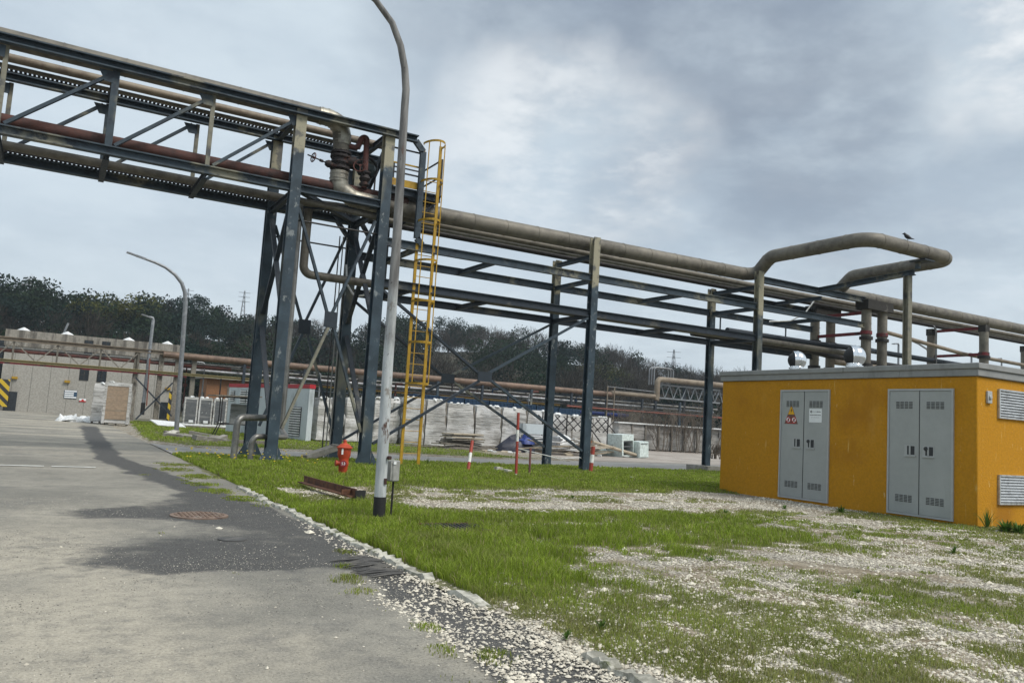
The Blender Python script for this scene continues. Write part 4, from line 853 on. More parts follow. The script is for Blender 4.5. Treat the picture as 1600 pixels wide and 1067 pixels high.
for z, m in ((10.62, 'iron_black'), (10.12, 'yellow_paint'), (9.8, 'iron_black')):
    mb = MB(); mb.bar((9.22, 25.08, z), (10.22, 25.08, z), .04, .05); mb.build('handrail', m, pf)
for a, b in (((11.06, 25.15, 10.6), (11.06, 26.95, 10.6)), ((11.06, 25.15, 10.0), (11.06, 26.95, 10.0)), ((9.3, 26.95, 10.6), (11.06, 26.95, 10.6))):
    mb = MB(); mb.bar(a, b, .045, .045); mb.build('handrail', 'iron_black', pf)
for x, y in ((11.06, 25.15), (11.06, 26.95), (10.2, 26.95), (9.3, 26.95)):
    mb = MB(); mb.bar((x, y, 9.33), (x, y, 10.62), .05, .05, up=(0, 1, 0)); mb.build('handrail_post', 'iron_black', pf)
for yy in (25.2, 26.9): mb = MB(); mb.bar((11.0, yy, 9.1), (10.3, yy, 8.4), .1, .08); mb.build('bracket', 'steel_dark', pf)

# --- concrete piers with red crossbeams
def piers(X0, X1, two, lab):
    t = thing('concrete_pier_frame', lab, 'pier', ((X0+X1)/2, 26.5, 0))
    for Y in (Y1, Y2):
        for X in ((X0, X1) if two else (X0,)):
            mb = MB(); mb.lathe((X, Y, -.03), [(.23, 0), (.23, 8.15)], 18); mb.build('pier', 'concrete_pier', t)
            for z in (5.45, 6.75): mb = MB(); mb.lathe((X, Y, z), [(.31, -.07), (.31, .07)], 18); mb.build('clamp_band', 'iron_black', t)
        mb = MB(); a, b = (X0-.35, X1+.35) if two else (X0-.3, X0+.3); mb.box((a, Y-.36, 8.12) if two else (X0-.2, Y-.2, 8.12), (b, Y+.36, 8.58) if two else (X0+.2, Y+.2, 8.5)); mb.build('pier_cap', 'concrete_dark', t)
    for z in ((8.0, 7.0) if two else (8.35, 6.92)):
        mb = MB(); mb.chan((X0-.05, Y1+.24, z), (X0-.05, Y2-.24, z), .15, .1, .03); mb.build('cross_beam', 'red_beam', t)
        if z < 7.5:
            for X in ((X0, X1) if two else (X0,)): mb = MB(); mb.lathe((X, Y1, z-.07), [(.27, 0), (.27, .17)], 18); mb.build('clamp_band', 'red_beam', t)
    return t
t = piers(33.7, 34.9, True, 'double round concrete piers with red crossbeams at the end of the steel rack')
t = piers(43.5, 43.5, False, 'single round concrete piers joined by red beams, second from the rack')
piers(53.2, 53.2, False, 'round concrete pier with red beam at the right edge of the picture')
mb = MB(); mb.tube([(43.1, 27.9, 8.6), (42.9, 27.5, 8.6), (42.7, 27.2, 8.3), (42.7, 27.2, 4)], .05, 8, bend=.3); tag(mb.build('vent_line', 'galvanised'), 'thin bent grey tube beside the second concrete pier', 'tube')
mb = MB(); mb.tube([(43.2, 26.2, 7.02)]+[(43.2, 26.2+.35-.35*math.cos(a), 7.02+.5*math.sin(a)) for a in np.linspace(0, PI, 9)], .04, 8); tag(mb.build('pipe_hoop', 'iron_black'), 'small black hoop standing on the second red beam', 'hoop')
conduit('thin white cable sagging from the far concrete pier', [(31.2, 26, 8.35), (30.8, 26.2, 7.7), (30.2, 26.5, 7.3), (29.3, 27, 7.2)], .035, 'plastic_white', .5)
# loop support
ls = thing('loop_support', 'slim steel column with a long arm holding up the pipe loop', 'pipe support', (30.14, 20.4, 0))
hcol(ls, 30.14, 20.45, 0, 8.66, .25, 'steel_pale', plate=True)
mb = MB(); mb.ibeam((30.14, 24.87, 8.58), (30.14, 20.15, 8.78), .22, .2, .03); mb.build('arm', 'steel', ls)
mb = MB(); mb.bar((30.14, 20.0, 8.9), (30.14, 20.0, 9.2), .16, .16, up=(0, 1, 0)); mb.build('stub', 'steel', ls)
mb = MB(); mb.box((29.85, 19.5, 9.17), (30.5, 20.2, 9.22)); mb.build('saddle', 'steel_dark', ls)
# birds
def bird(p, rz, lab, s=1.):
    q = Matrix.Rotation(rz, 3, 'Z'); p = Vector(p); mb = MB(); f = lambda *a: p+q@(Vector(a)*s)
    mb.tube([f(-.30, 0, .08), f(-.16, 0, .11), f(-.08, 0, .14), f(.02, 0, .2), f(.1, 0, .27), f(.13, 0, .33), f(.17, 0, .35), f(.2, 0, .345), f(.27, 0, .335)], [.012, .03, .06, .085, .07, .05, .055, .03, .004], 10)
    for w in (-1, 1): mb.tube([f(.0, w*.03, .14), f(.01, w*.03, 0)], .008, 5)
    tag(mb.build('bird', 'feather', smooth=80), lab, 'bird')
bird((29.05, 19.72, 9.84), 2.4, 'black bird perched on top of the pipe loop', .8); bird((32.9, 25.4, 9.16), -1.2, 'dark bird perched on the pipe below the loop', 1.1)

# ================================================================== ORANGE CABIN
CX, CY0, CY1, CH = 17.5, 10.2, 17.86, 3.27
CX1 = 20.9
cb = thing('electrical_cabin', 'orange rendered transformer cabin with grey steel doors on the gravel', 'cabin', (19, 14, 0))
mb = MB(); mb.box((CX, CY0, .0), (CX1, CY1, CH)); bevel(mb.build('wall', 'cabin_render', cb), .02)
mb = MB(); mb.box((CX+.02, CY0+.02, -.05), (CX1-.02, CY1+.03, .05)); mb.build('plinth', 'concrete', cb)
mb = MB(); mb.box((CX-.05, CY0-.05, CH+.002), (CX1+.05, CY1+.05, CH+.16)); mb.box((CX-.085, CY0-.085, CH+.161), (CX1+.085, CY1+.085, CH+.29)); ro = bevel(mb.build('roof', 'cabin_fascia', cb), .012)
mb = MB(); mb.box((CX+.1, CY0+.1, CH+.27), (CX1-.1, CY1-.1, CH+.295)); mb.build('roof_felt', 'roof_felt', ro)
def slots(mb, y, z, w, h, nc, nr, x=CX-.034):
    for i in range(nc):
        for j in range(nr):
            a, b = y+w*(i/nc-.5)+w*.03, y+w*((i+1)/nc-.5)-w*.03; c = z-h/2+h*j/nr+h*.03; mb.box((x-.004, a, c), (x+.004, b, c+h/nr*.62))
def cdoor(y0, y1, z0, z1, lab, sign):
    d = MB(); w = .045
    for lo, hi in (((y0, z0), (y0+w, z1)), ((y1-w, z0), (y1, z1)), ((y0+w, z1-w), (y1-w, z1)), ((y0+w, z0), (y1-w, z0+w))): d.box((CX-.045, lo[0], lo[1]), (CX-.001, hi[0], hi[1]))
    dr = d.build('door', 'door_trim', cb); tag(dr, lab); ym = (y0+y1)/2
    for k, (a, b) in enumerate(((y0+w+.004, ym-.006), (ym+.006, y1-w-.004))):
        mb = MB(); mb.box((CX-.03, a, z0+w+.004), (CX-.0015, b, z1-w-.004)); bevel(mb.build('door_leaf', 'door_paint', dr), .006)
        yc = (a+b)/2
        for z in (z1-.38, z0+.38): mb = MB(); slots(mb, yc, z, .44, .17, 4, 5); mb.build('vent', 'vent_slot', dr)
        s = -1 if k else 1; hy = (b-.22 if k == 0 else a+.22); hz = z0+(z1-z0)*.51
        mb = MB(); mb.box((CX-.036, hy-.14, hz-.125), (CX-.0305, hy+.14, hz+.125), 0); mb.box((CX-.040, hy-.115, hz-.095), (CX-.0362, hy-.02, hz+.105), 1); mb.box((CX-.040, hy+.02, hz-.095), (CX-.0362, hy+.07, hz+.105), 1); mb.box((CX-.05, hy-.02, hz-.09), (CX-.0362, hy+.018, hz+.1), 0)
        mb.box((CX-.055, hy-.14, hz-.14), (CX-.0362, hy+.14, hz-.115), 0)
        if k == 0: mb.lathe((CX-.04, hy+.05, hz+.06), [(.045, 0), (.045, .03)], 12, axis=(-1, 0, 0), mi=1)
        mb.build('handle', ['door_trim', 'dark_slot'], dr)
    mb = MB(); mb.box((CX-.0345, ym-.006, z0+w), (CX-.028, ym+.006, z1-w)); mb.build('door_gap', 'dark_slot', dr)
    if sign:
        yl = (ym+y1)/2+.0; X = CX-.033; mb = MB(); tri = lambda y, z, s, x, m: mb.poly([(x, y+s*.5, z), (x, y-s*.5, z), (x, y, z+s*.87)], m)
        S = .46; zb = 2.08; yy = yl+.02
        mb.add([(X, yy+S/2, zb), (X, yy-S/2, zb), (X, yy, zb+.52), (X+.002, yy+S/2, zb), (X+.002, yy-S/2, zb), (X+.002, yy, zb+.52)], [(0, 1, 2), (0, 3, 4, 1), (1, 4, 5, 2), (2, 5, 3, 0)], 0)
        def flat(pts, x, m): mb.poly([(x, yy+a, b) for a, b in pts], m)
        flat([(.107, zb+.255), (-.107, zb+.255), (0, zb+.495)], X-.001, 1)                      # yellow top with the bolt
        flat([(-.022, zb+.44), (.03, zb+.345), (.002, zb+.35), (.02, zb+.275), (-.034, zb+.375), (-.006, zb+.37)], X-.002, 2)
        for s in (-1, 1):
            cy, cz = s*.095, zb+.11; circ = lambda r_, x, m: flat([(cy+r_*math.cos(t), cz+r_*math.sin(t)) for t in np.linspace(0, 2*PI, 21)[:-1]], x, m)
            circ(.082, X-.001, 3); circ(.062, X-.002, 4)
            flat([(cy-.03, cz-.04), (cy+.03, cz-.04), (cy+.02, cz+.01), (cy+.025, cz+.04), (cy-.02, cz+.045)], X-.0026, 2)
            flat([(cy-.052, cz+.036), (cy-.036, cz+.052), (cy+.052, cz-.036), (cy+.036, cz-.052)], X-.003, 3)
        flat([(.15, zb+.012), (-.15, zb+.012), (-.15, zb+.026), (.15, zb+.026)], X-.001, 3)
        mb.build('warning_sign', ['sign_plate', 'sign_yellow', 'sign_ink', 'sign_red', 'sign_white'], dr)
        mb = MB(); yy = (y0+ym)/2+.03; mb.box((CX-.035, yy-.2, 2.14), (CX-.0305, yy+.2, 2.5), 0); X = CX-.0356
        flat([(.135+.033*math.cos(t), 2.42+.033*math.sin(t)) for t in np.linspace(0, 2*PI, 17)[:-1]], X, 1)
        flat([(.135+.014*math.cos(t), 2.42+.014*math.sin(t)) for t in np.linspace(0, 2*PI, 13)[:-1]], X-.0006, 0)
        rr = random.Random(4)
        for z, a, b, h, m in ((2.42, .08, -.04, .022, 2), (2.42, -.045, -.165, .026, 1), (2.335, .18, -.165, .022, 1), (2.27, .14, -.12, .016, 2)):
            q = a
            while q > b: wl = rr.uniform(.008, .016); flat([(q, z-h/2), (q-wl, z-h/2), (q-wl, z+h/2*rr.choice((.5, 1))), (q, z+h/2)], X, m); q -= wl+.006
        mb.build('notice', ['sign_white', 'sign_ink', 'sign_grey'], dr)
cdoor(14.0, 15.61, .10, 3.0, 'grey double door with warning triangle and white notice', True); cdoor(10.71, 12.33, .08, 3.0, 'plain grey double door at the right', False)
for z0, z1, lab in ((2.40, 3.05, 'upper wall louvre'), (.51, 1.16, 'lower wall louvre')):
    mb = MB(); x0, x1 = 18.27, 19.85; y = CY0
    for lo, hi in (((x0, z0), (x1, z0+.04)), ((x0, z1-.04), (x1, z1)), ((x0, z0+.04), (x0+.04, z1-.04)), ((x1-.04, z0+.04), (x1, z1-.04))): mb.box((lo[0], y-.05, lo[1]), (hi[0], y-.001, hi[1]))
    f = mb.build('louvre', 'louvre_metal', cb); tag(f, lab)
    mb = MB(); mb.box((x0+.04, y-.006, z0+.04), (x1-.04, y-.002, z1-.04)); mb.build('louvre_back', 'dark_slot', f)
    mb = MB(); n = 9
    for k in range(n): z = z0+.06+(z1-z0-.1)*k/n; mb.add([(x0+.041, y-.045, z), (x1-.041, y-.045, z), (x1-.041, y-.012, z+.052), (x0+.041, y-.012, z+.052), (x0+.041, y-.045, z+.006), (x1-.041, y-.045, z+.006), (x1-.041, y-.012, z+.058), (x0+.041, y-.012, z+.058)], [(3, 2, 1, 0), (4, 5, 6, 7), (0, 1, 5, 4), (2, 3, 7, 6)])
    mb.build('slats', 'louvre_metal', f)
mb = MB(); mb.box((17.82, CY0-.05, 2.70), (17.99, CY0-.001, 2.97)); mb.lathe((17.905, CY0-.05, 2.83), [(.05, 0), (.045, .03)], 12, axis=(0, -1, 0)); bevel(mb.build('outlet_box', 'door_trim', cb), .008)
for y, lab in ((15.98, 'left chrome roof cowl'), (14.07, 'right chrome roof cowl')):
    s = .92 if y > 15 else 1.0; c = Vector((18.5, y, CH+.29)); mb = MB()
    mb.lathe(c, [(.24*s, 0), (.24*s, .05), (.2*s, .06), (.2*s, .11), (.23*s, .12), (.23*s, .15), (.19*s, .16), (.19*s, .22)], 22); nk = mb.build('roof_vent', 'chrome', cb, smooth=30); tag(nk, lab)
    o = c+Vector((0, 0, .40*s)); R_ = .29*s; d = Vector((-.8, .60, -.05)).normalized()     # opening looks left along the wall
    q = Vector((0, 0, 1)).rotation_difference(-d); mb = MB(); N = 26; vs = []; fs = []
    an = np.linspace(.02, PI*.60, 14)
    for t in an: vs += [o+q@Vector((R_*math.sin(t)*math.cos(2*PI*k/N), R_*math.sin(t)*math.sin(2*PI*k/N), R_*math.cos(t))) for k in range(N)]
    fs = [(i*N+k, i*N+(k+1) % N, (i+1)*N+(k+1) % N, (i+1)*N+k) for i in range(len(an)-1) for k in range(N)]+[tuple(range(N))[::-1]]
    mb.add(vs, fs); t = PI*.60; cc = o+q@Vector((0, 0, R_*math.cos(t))); mb.ring(cc, R_*math.sin(t)+.004, .014, -d, N, 6); t = PI*.47; mb.ring(o+q@Vector((0, 0, R_*math.cos(t))), R_*math.sin(t)+.004, .011, -d, N, 6)
    mb.build('hood', 'chrome', nk, smooth=60)
    mb = MB(); mb.lathe(o, [(R_*.93*math.sin(t), -R_*.93*math.cos(t)) for t in np.linspace(.02, PI*.5, 8)], 22, axis=-d); mb.build('hood_opening', 'black_paint', nk, smooth=60)
M('old_asphalt', (.075, .074, .072), ((.12, .115, .105), 5, .45, .62), rough=.9, bump=.4)
# ================================================================== FOREGROUND THINGS
lp = thing('lamp_post', 'tall rusty white lamp post with black base standing at the kerb', 'lamp post', (4.58, 11.86, 0))
mb = MB(); mb.tube([(4.58, 11.86, .36), (4.54, 11.86, 2.43), (4.53, 11.86, 4.31), (4.49, 11.86, 6.6)], [.09, .082, .073, .062], 20); mb.build('pole', 'pole_paint', lp)
mb = MB(); mb.tube([(4.585, 11.86, -.05), (4.58, 11.86, .38)], .094, 20); mb.build('base_band', 'black_paint', lp)
mb = MB(); mb.tube([(4.49, 11.86, 6.6), (4.49, 11.86, 6.85), (4.44, 11.86, 7.2), (4.34, 11.86, 7.55), (4.17, 11.86, 7.88), (3.86, 11.86, 8.17), (3.4, 11.86, 8.36), (2.7, 11.86, 8.48)], [.0625, .061, .058, .055, .052, .048, .043, .04], 16); mb.build('arm', 'pole_paint', lp)
mb = MB(); mb.lathe((2.75, 11.86, 8.47), [(.05, 0), (.13, .08), (.16, .35), (.13, .7), (.04, .82)], 14, axis=(-1, 0, .12)); mb.build('lamp_head', 'lamp_grey', lp)
mb = MB(); mb.cbox((4.61, 11.78, .62), (.04, .05, .09)); mb.lathe((4.63, 11.78, .98), [(.03, 0), (.03, .05)], 8, axis=(.5, -1, 0)); mb.build('clip', 'rust', lp)
bx = thing('meter_box', 'small grey plastic box on a thin stake beside the white lamp post', 'box', (4.84, 12.1, 0))
mb = MB(); mb.cbox((4.82, 12.0, .77), (.17, .14, .33), .5); o = bevel(mb.build('box', 'box_grey', bx), .02, 3)
mb = MB(); mb.cbox((4.82-.036, 12.0-.062, .77), (.11, .02, .29), .5); bevel(mb.build('lid', 'box_grey', bx), .006)
mb = MB(); mb.cbox((4.80, 11.90, .895), (.06, .006, .04), .5); mb.build('label', 'sign_white', bx)
mb = MB(); mb.tube([(4.86, 12.06, -.05), (4.85, 12.04, .62)], .018, 8); mb.build('stake', 'iron_black', bx)
# hydrant
hx, hy = 6.77, 20.3; F = Vector((-6.77, -20.3, 0)).normalized(); S = Vector((F.y, -F.x, 0))*-1   # F towards the road camera side, S to the right
hd = thing('fire_hydrant', 'red fire hydrant numbered 53 in the grass before the tower', 'hydrant', (hx, hy, 0))
mb = MB(); mb.lathe((hx, hy, -.03), [(.10, 0), (.105, .12), (.12, .3), (.135, .34), (.135, .40), (.12, .44), (.14, .52), (.165, .58), (.168, .72), (.175, .76)], 20); mb.build('barrel', 'hydrant_red', hd)
mb = MB(); mb.lathe((hx, hy, .73), [(.20, 0), (.205, .025), (.175, .05), (.12, .10), (.05, .135), (.045, .15), (.045, .20), (.025, .22)], 20); mb.build('bonnet', 'hydrant_red', hd)
c = Vector((hx, hy, .35))
for d, R_ in ((-S*.95+F*.3, .08), (F, .09)):
    mb = MB(); mb.lathe(c+d.normalized()*.08, [(R_*.8, 0), (R_*.8, .08), (R_, .085), (R_, .13), (R_*.5, .14)], 16, axis=d); mb.build('nozzle', 'hydrant_red', hd)
mb = MB(); q = c+F*.223; mb.lathe(q, [(.087, 0), (.083, .006)], 20, axis=F); mb.build('number_disc', 'label_maroon', hd)
mb = MB(); mb.bar(Vector((hx, hy, .79))-S*.36, Vector((hx, hy, .79))+S*.22, .022, .022); mb.build('operating_bar', 'iron_black', hd)
mb = MB(); p = Vector((hx, hy, .655))+F*.172-S*.045; mb.cbox(p, (.045, .012, .15), math.atan2(S.y, S.x)); mb.build('reflector', 'sign_white', hd)
def text(txt, size, origin, right, up, mat, parent, name, ext=.002):
    cu = bpy.data.curves.new(name, 'FONT'); cu.body = txt; cu.size = size*K; cu.extrude = ext*K; cu.align_x = 'CENTER'; cu.align_y = 'CENTER'
    ob = bpy.data.objects.new(name, cu); COL.objects.link(ob); bpy.context.view_layer.update()
    me = bpy.data.meshes.new_from_object(ob.evaluated_get(bpy.context.evaluated_depsgraph_get())); bpy.data.objects.remove(ob); bpy.data.curves.remove(cu)
    r, u = Vector(right).normalized(), Vector(up).normalized(); M_ = Matrix((r, u, r.cross(u))).transposed().to_4x4(); M_.translation = (Vector(origin)-BASE[parent.name])*K
    me.transform(M_); me.materials.clear(); me.materials.append(MATS[mat]); return link(name, me, parent, BASE[parent.name])
text('53', .10, q+F*.009, S, (0, 0, 1), 'sign_white', hd, 'number')
# manhole
mh = thing('manhole_cover', 'round rusty manhole cover set in the dark asphalt', 'manhole cover', (2.09, 12.55, 0))
mb = MB(); mb.lathe((2.09, 12.55, -.02), [(.40, 0), (.40, .044), (.37, .046)], 36); mb.build('cover', 'manhole_iron', mh)
mb = MB()
for i in range(-5, 6):
    for j in range(-5, 6):
        if i*i+j*j < 27: mb.cbox((2.09+i*.064, 12.55+j*.064, .030), (.045, .016, .012), .78 if (i+j) % 2 else -.78)
mb.build('tread_pattern', 'manhole_iron', mh, smooth=0)
mb = MB(); mb.lathe((2.13, 10.35, -.02), [(.17, 0), (.17, .034), (.14, .035)], 24); tag(mb.build('valve_cover', 'old_asphalt'), 'small round black cover in the asphalt nearer than the manhole', 'cover')
# drain grate in the grass
GZ = -.055
gt = thing('drain_grate', 'dark ribbed drain grate sunk in the grass right of the lamp post', 'grate', (5.3, 10.8, 0))
mb = MB()
for k in range(13): x = 4.88+k*.07; mb.bar((x, 10.45, .105+GZ), (x+.12, 11.15, .11+GZ), .035, .03)
mb.build('bars', 'iron_black', gt)
for a, b in (((4.82, 10.42), (5.78, 10.42)), ((4.94, 11.18), (5.92, 11.18))): mb = MB(); mb.bar((a[0], a[1], .105+GZ), (b[0], b[1], .105+GZ), .06, .04); mb.build('frame_bar', 'rust_flat', gt)
mb = MB(); mb.cbox((5.36, 10.8, .03+GZ), (1.0, .7, .06)); mb.build('pit', 'black_paint', gt)
# ribbed old asphalt ramp at the kerb
mb = MB(); random.seed(12)
for k in range(15):
    y = 7.75+k*.075; a = random.uniform(2.82, 3.05); b = random.uniform(3.34, 3.44); pts = [Vector((a+(b-a)*t, y+.12*t+random.uniform(-.018, .018), .012+.014*math.sin(t*PI))) for t in (0, .2, .4, .6, .8, 1)]
    mb.tube(pts, [.005, .011, .014, .014, .011, .005], 5)
tag(mb.build('asphalt_ridges', 'old_asphalt'), 'rough ridges of dark old asphalt sloping up to the kerb', 'asphalt ridges', kind='structure')
# rusty angle iron
bm_ = thing('rusty_beam', 'long rusty steel angle lying in the grass before the hydrant', 'steel beam', (5.5, 17, 0))
ba, bb = at(476, 754, Z=.1), at(557, 777, Z=.12); mb = MB(); mb.angle(ba, bb, .15, .025); mb.build('angle_bar', 'rust_flat', bm_)
mb = MB(); bc = at(543, 768, Z=.2); mb.cbox(bc, (.26, .02, .09), .3); mb.cbox(bc+Vector((.12, .04, -.07)), (.02, .12, .2), .3); mb.build('bracket', 'rust_flat', bm_)
mb = MB(); mb.cbox(bb+Vector((.06, -.03, .05)), (.2, .03, .16), .2); mb.build('end_plate', 'black_paint', bm_)
# marker poles
def marker(base, top, r, bands, lab, name='marker_pole', tape=False):
    base, top = Vector(base), Vector(top); t = thing(name, lab, 'marker pole', base)
    for a, b, m in bands:
        mb = MB(); mb.tube([base.lerp(top, a)-(Vector((0, 0, .06)) if a == 0 else Vector()), base.lerp(top, b)], r, 10); mb.build('band', {'r': 'red_paint', 'w': 'white_paint', 'k': 'rust_red'}[m], t)
    return t
marker(G(731, 737), at(738, 689, Y=24.1), .055, ((0, .3, 'r'), (.3, .6, 'w'), (.6, 1, 'r')), 'short leaning red and white marker pole, leftmost of the three')
marker(G(806, 745), at(810, 645, Y=22.0), .045, ((0, .05, 'w'), (.05, .55, 'r'), (.55, .73, 'w'), (.73, 1, 'r')), 'tall red and white marker pole standing alone in the grass')
marker((17.35, 24.2, 0), (17.5, 24.3, .98), .075, ((0, .4, 'r'), (.4, .7, 'w'), (.7, 1, 'r')), 'red and white marker pole against the foot of the second rack column')
o = marker(G(827, 744), at(829, 700, Y=22.6), .035, ((0, 1, 'k'),), 'dark rusty iron stake right of the tall marker pole', 'iron_stake'); o['category'] = 'stake'
mb = MB(); mb.tube([at(808, 700, Y=22.0), (14.2, 23.4, .75), (16, 24.2, .5), (17.4, 24.9, .55), (18.4, 26, .15)], .014, 6, bend=1.); tag(mb.build('barrier_tape', 'plastic_white'), 'sagging white strip tied between the marker poles', 'tape')
for px, py, d, lab in ((778, 739, (.3, .22, .17), 'pale concrete block in the grass left of the tall marker pole'), (793, 741, (.26, .2, .13), 'greyish concrete block touching the tall marker pole on its left'), (990, 749, (.55, .12, .06), 'pale broken slab lying in the grass before the rubbish heap'), (642, 731, (.22, .14, .06), 'broken reddish tile at the foot of the ladder')):
    p = G(px, py); mb = MB(); mb.cbox((p.x, p.y, .03+d[2]/2), d, random.uniform(0, 2), tilt=(.1, .08)); tag(bevel(mb.build('concrete_block' if 'tile' not in lab else 'tile', 'kerb_stone' if 'tile' not in lab else 'shed_orange'), .012), lab, 'block' if 'tile' not in lab else 'tile')
mb = MB(); mb.cbox((8.15, 26.9, .28), (1.5, .3, .22), .5, tilt=(0, -.25)); tag(bevel(mb.build('concrete_slab', 'concrete'), .02), 'broken concrete slab leaning at the foot of the far tower leg', 'slab')
mb = MB(); mb.tube([(9.75, 25.3, .6), (9.75, 25.3, 8.2)], .05, 8); tag(mb.build('drain_pipe', 'rust_red'), 'thin dark red pipe running down just behind the white lamp post', 'pipe')
# weeds
def weed(p, h, n, lab, seed, spiky=False):
    r = np.random.default_rng(seed); V, T, C = [], [], []; t = thing('weed', lab, 'plant', p)
    for k in range(n):
        a = r.random()*2*PI; el = r.uniform(.25, 1.35) if not spiky else r.uniform(.9, 1.5); L = h*r.uniform(.35, 1.15); wd = L*(.11 if not spiky else .035)
        d = np.array([math.cos(a)*math.cos(el), math.sin(a)*math.cos(el), math.sin(el)]); s = np.array([-math.sin(a), math.cos(a), 0])*wd/2
        m = np.array(p)+d*L*.5; e = np.array(p)+d*L-np.array([0, 0, L*.18]); o = len(V)
        V += [np.array(p)-s*.4, np.array(p)+s*.4, m-s, m+s, e]; T += [(o, o+1, o+3), (o, o+3, o+2), (o+2, o+3, o+4)]
        C += [np.array([.07, .135, .022])*r.uniform(.6, 1.5)]*5
    npmesh('leaves', V, T, 'grass_blades', np.array(C), base=BASE[t.name], parent=t)
for i, (px, py, h, n, lab, sp) in enumerate(((1315, 803, .42, 34, 'leafy weed at the wall between the two cabin doors', False), (1226, 797, .30, 26, 'low weed under the left cabin door', False), (1133, 806, .34, 30, 'dark weed in the gravel left of the cabin', False), (1542, 828, .62, 30, 'tall spiky weed at the near cabin corner', True), (1572, 834, .42, 46, 'dense bushy weed right of the near cabin corner', False), (1592, 836, .40, 46, 'bushy weed at the right edge below the louvre', False), (1440, 812, .55, 14, 'thin stalky weed before the right cabin door', True), (1490, 868, .30, 26, 'broad weed in the grass before the cabin corner', False), (1110, 880, .2, 24, 'small weed tuft in the middle of the gravel', False), (895, 780, .22, 26, 'weed on the stony track left of the cabin', False), (1342, 930, .17, 20, 'small rosette weed in the right foreground gravel', False), (735, 727, .5, 20, 'weed at the cross road edge by the short marker pole', True), (1130, 770, .25, 24, 'grass tuft at the far left corner of the cabin', True), (668, 728, .6, 14, 'stalky weed right of the ladder foot', True), (940, 985, .18, 26, 'dark weed near the kerb in the bottom foreground', False), (885, 1000, .16, 26, 'leafy weed hard by the kerb in the bottom foreground', False))):
    p = G(px, py); p.z = .01; weed(p, h*(.85 if px > 1500 else .62), int(n*(3 if px > 1550 else 1.8)), lab, 500+i, sp)
# yellow flowers
mb = MB(); rr = random.Random(3)
for k in range(60):
    x, y = rr.uniform(3.2, 7.0), rr.uniform(21.5, 27); h = rr.uniform(.2, .34); mb.lathe((x, y, h), [(.012, 0), (.03, .015), (.01, .03)], 5)
M('petal_yellow', (.6, .45, .02)); tag(mb.build('wildflowers', 'petal_yellow'), 'tiny yellow flowers dotted in the grass by the first tower leg', 'flowers', kind='stuff')

# ================================================================== FAR YARD
# street lamps
def street_lamp(pts, r0, r1, lab, head, base_black=False):
    t = thing('street_lamp', lab, 'street lamp', pts[0]); mb = MB(); P = [Vector(p) for p in pts]; mb.tube(P, [r0+(r1-r0)*i/(len(P)-1) for i in range(len(P))], 12); mb.build('pole', 'lamp_grey', t)
    a, b = P[-2], P[-1]; d = (b-a).normalized(); mb = MB(); mb.bar(b-d*.1, b+d*head*.45, .16, .10); mb.bar(b+d*head*.45, b+d*head, .24, .07); mb.build('lamp_head', 'lamp_grey', t)
    if base_black: mb = MB(); mb.tube([P[0], P[0]+Vector((0, 0, .9))], r0*1.15, 12); mb.build('base_band', 'black_paint', t)
street_lamp([(5.94, 44.8, -.05), (5.74, 44.8, 6.9), (5.66, 44.8, 7.4), (5.46, 44.8, 7.87), (5.1, 44.8, 8.26), (4.6, 44.8, 8.58), (4.1, 44.8, 8.75), (3.55, 44.8, 8.88)], .12, .06, 'grey street lamp with curved arm standing in the rubble left of the tower', .85)
street_lamp([at(222, 648, Y=66), at(239.5, 500, Y=66), at(239, 497, Y=66), at(233, 495, Y=66)], .13, .08, 'farther straight grey street lamp before the concrete hall', .55, True)
for px, py, y0, Yd, lab in ((1404, 537, 575, 40, 'small hooked lamp just left of the loop support column above the cabin'), (1518, 552, 590, 40, 'small hooked lamp between the second pier and the cabin corner'), (1565, 560, 590, 44, 'small hooked lamp right of the second pier')):
    a, b = at(px, y0, Y=Yd), at(px, py, Y=Yd); street_lamp([(b.x, Yd, 0), (b.x, Yd, b.z-.1), (b.x-.05, Yd, b.z), (b.x-.4, Yd, b.z-.05)], .09, .05, lab, .3)
b = at(1452, 570, Y=38); street_lamp([(b.x, 38, 0), at(1452, 560, Y=38), at(1449, 546, Y=38), at(1435, 537, Y=38), at(1412, 527, Y=38), at(1402, 524, Y=38)], .09, .06, 'far street lamp with a flat oval head seen between the piers above the cabin', 1.2)
# concrete hall
HY = 90.
hl = thing('concrete_hall', 'long grey precast concrete hall with dark windows on the far left', 'building', (4, 95, 0))
def hp_(px, py): return at(px, py, Y=HY)
x0, x1, ht = -3.95, 11.55, 7.7
mb = MB(); mb.box((x0, HY, -.1), (x1, HY+9, ht-.002)); mb.build('wall', 'hall_concrete', hl)
M('hall_parapet', (.27, .25, .215), ((.11, .10, .085), 1.3, .46, .62, (1.5, 1.5, .25)), ((.06, .055, .05), 2.2, .58, .7, (2, 2, .2)), rough=.9)
mb = MB(); mb.box((x0-.1, HY-.10, 6.15), (x1+.1, HY+9.1, ht)); mb.build('parapet', 'hall_parapet', hl)
mb = MB(); xx = x0+.9
while xx < x1: mb.box((xx, HY-.006, 0), (xx+.035, HY-.002, 6.14)); mb.box((xx, HY-.106, 6.15), (xx+.03, HY-.102, ht)); xx += 1.55
mb.build('panel_joint', 'joint', hl)
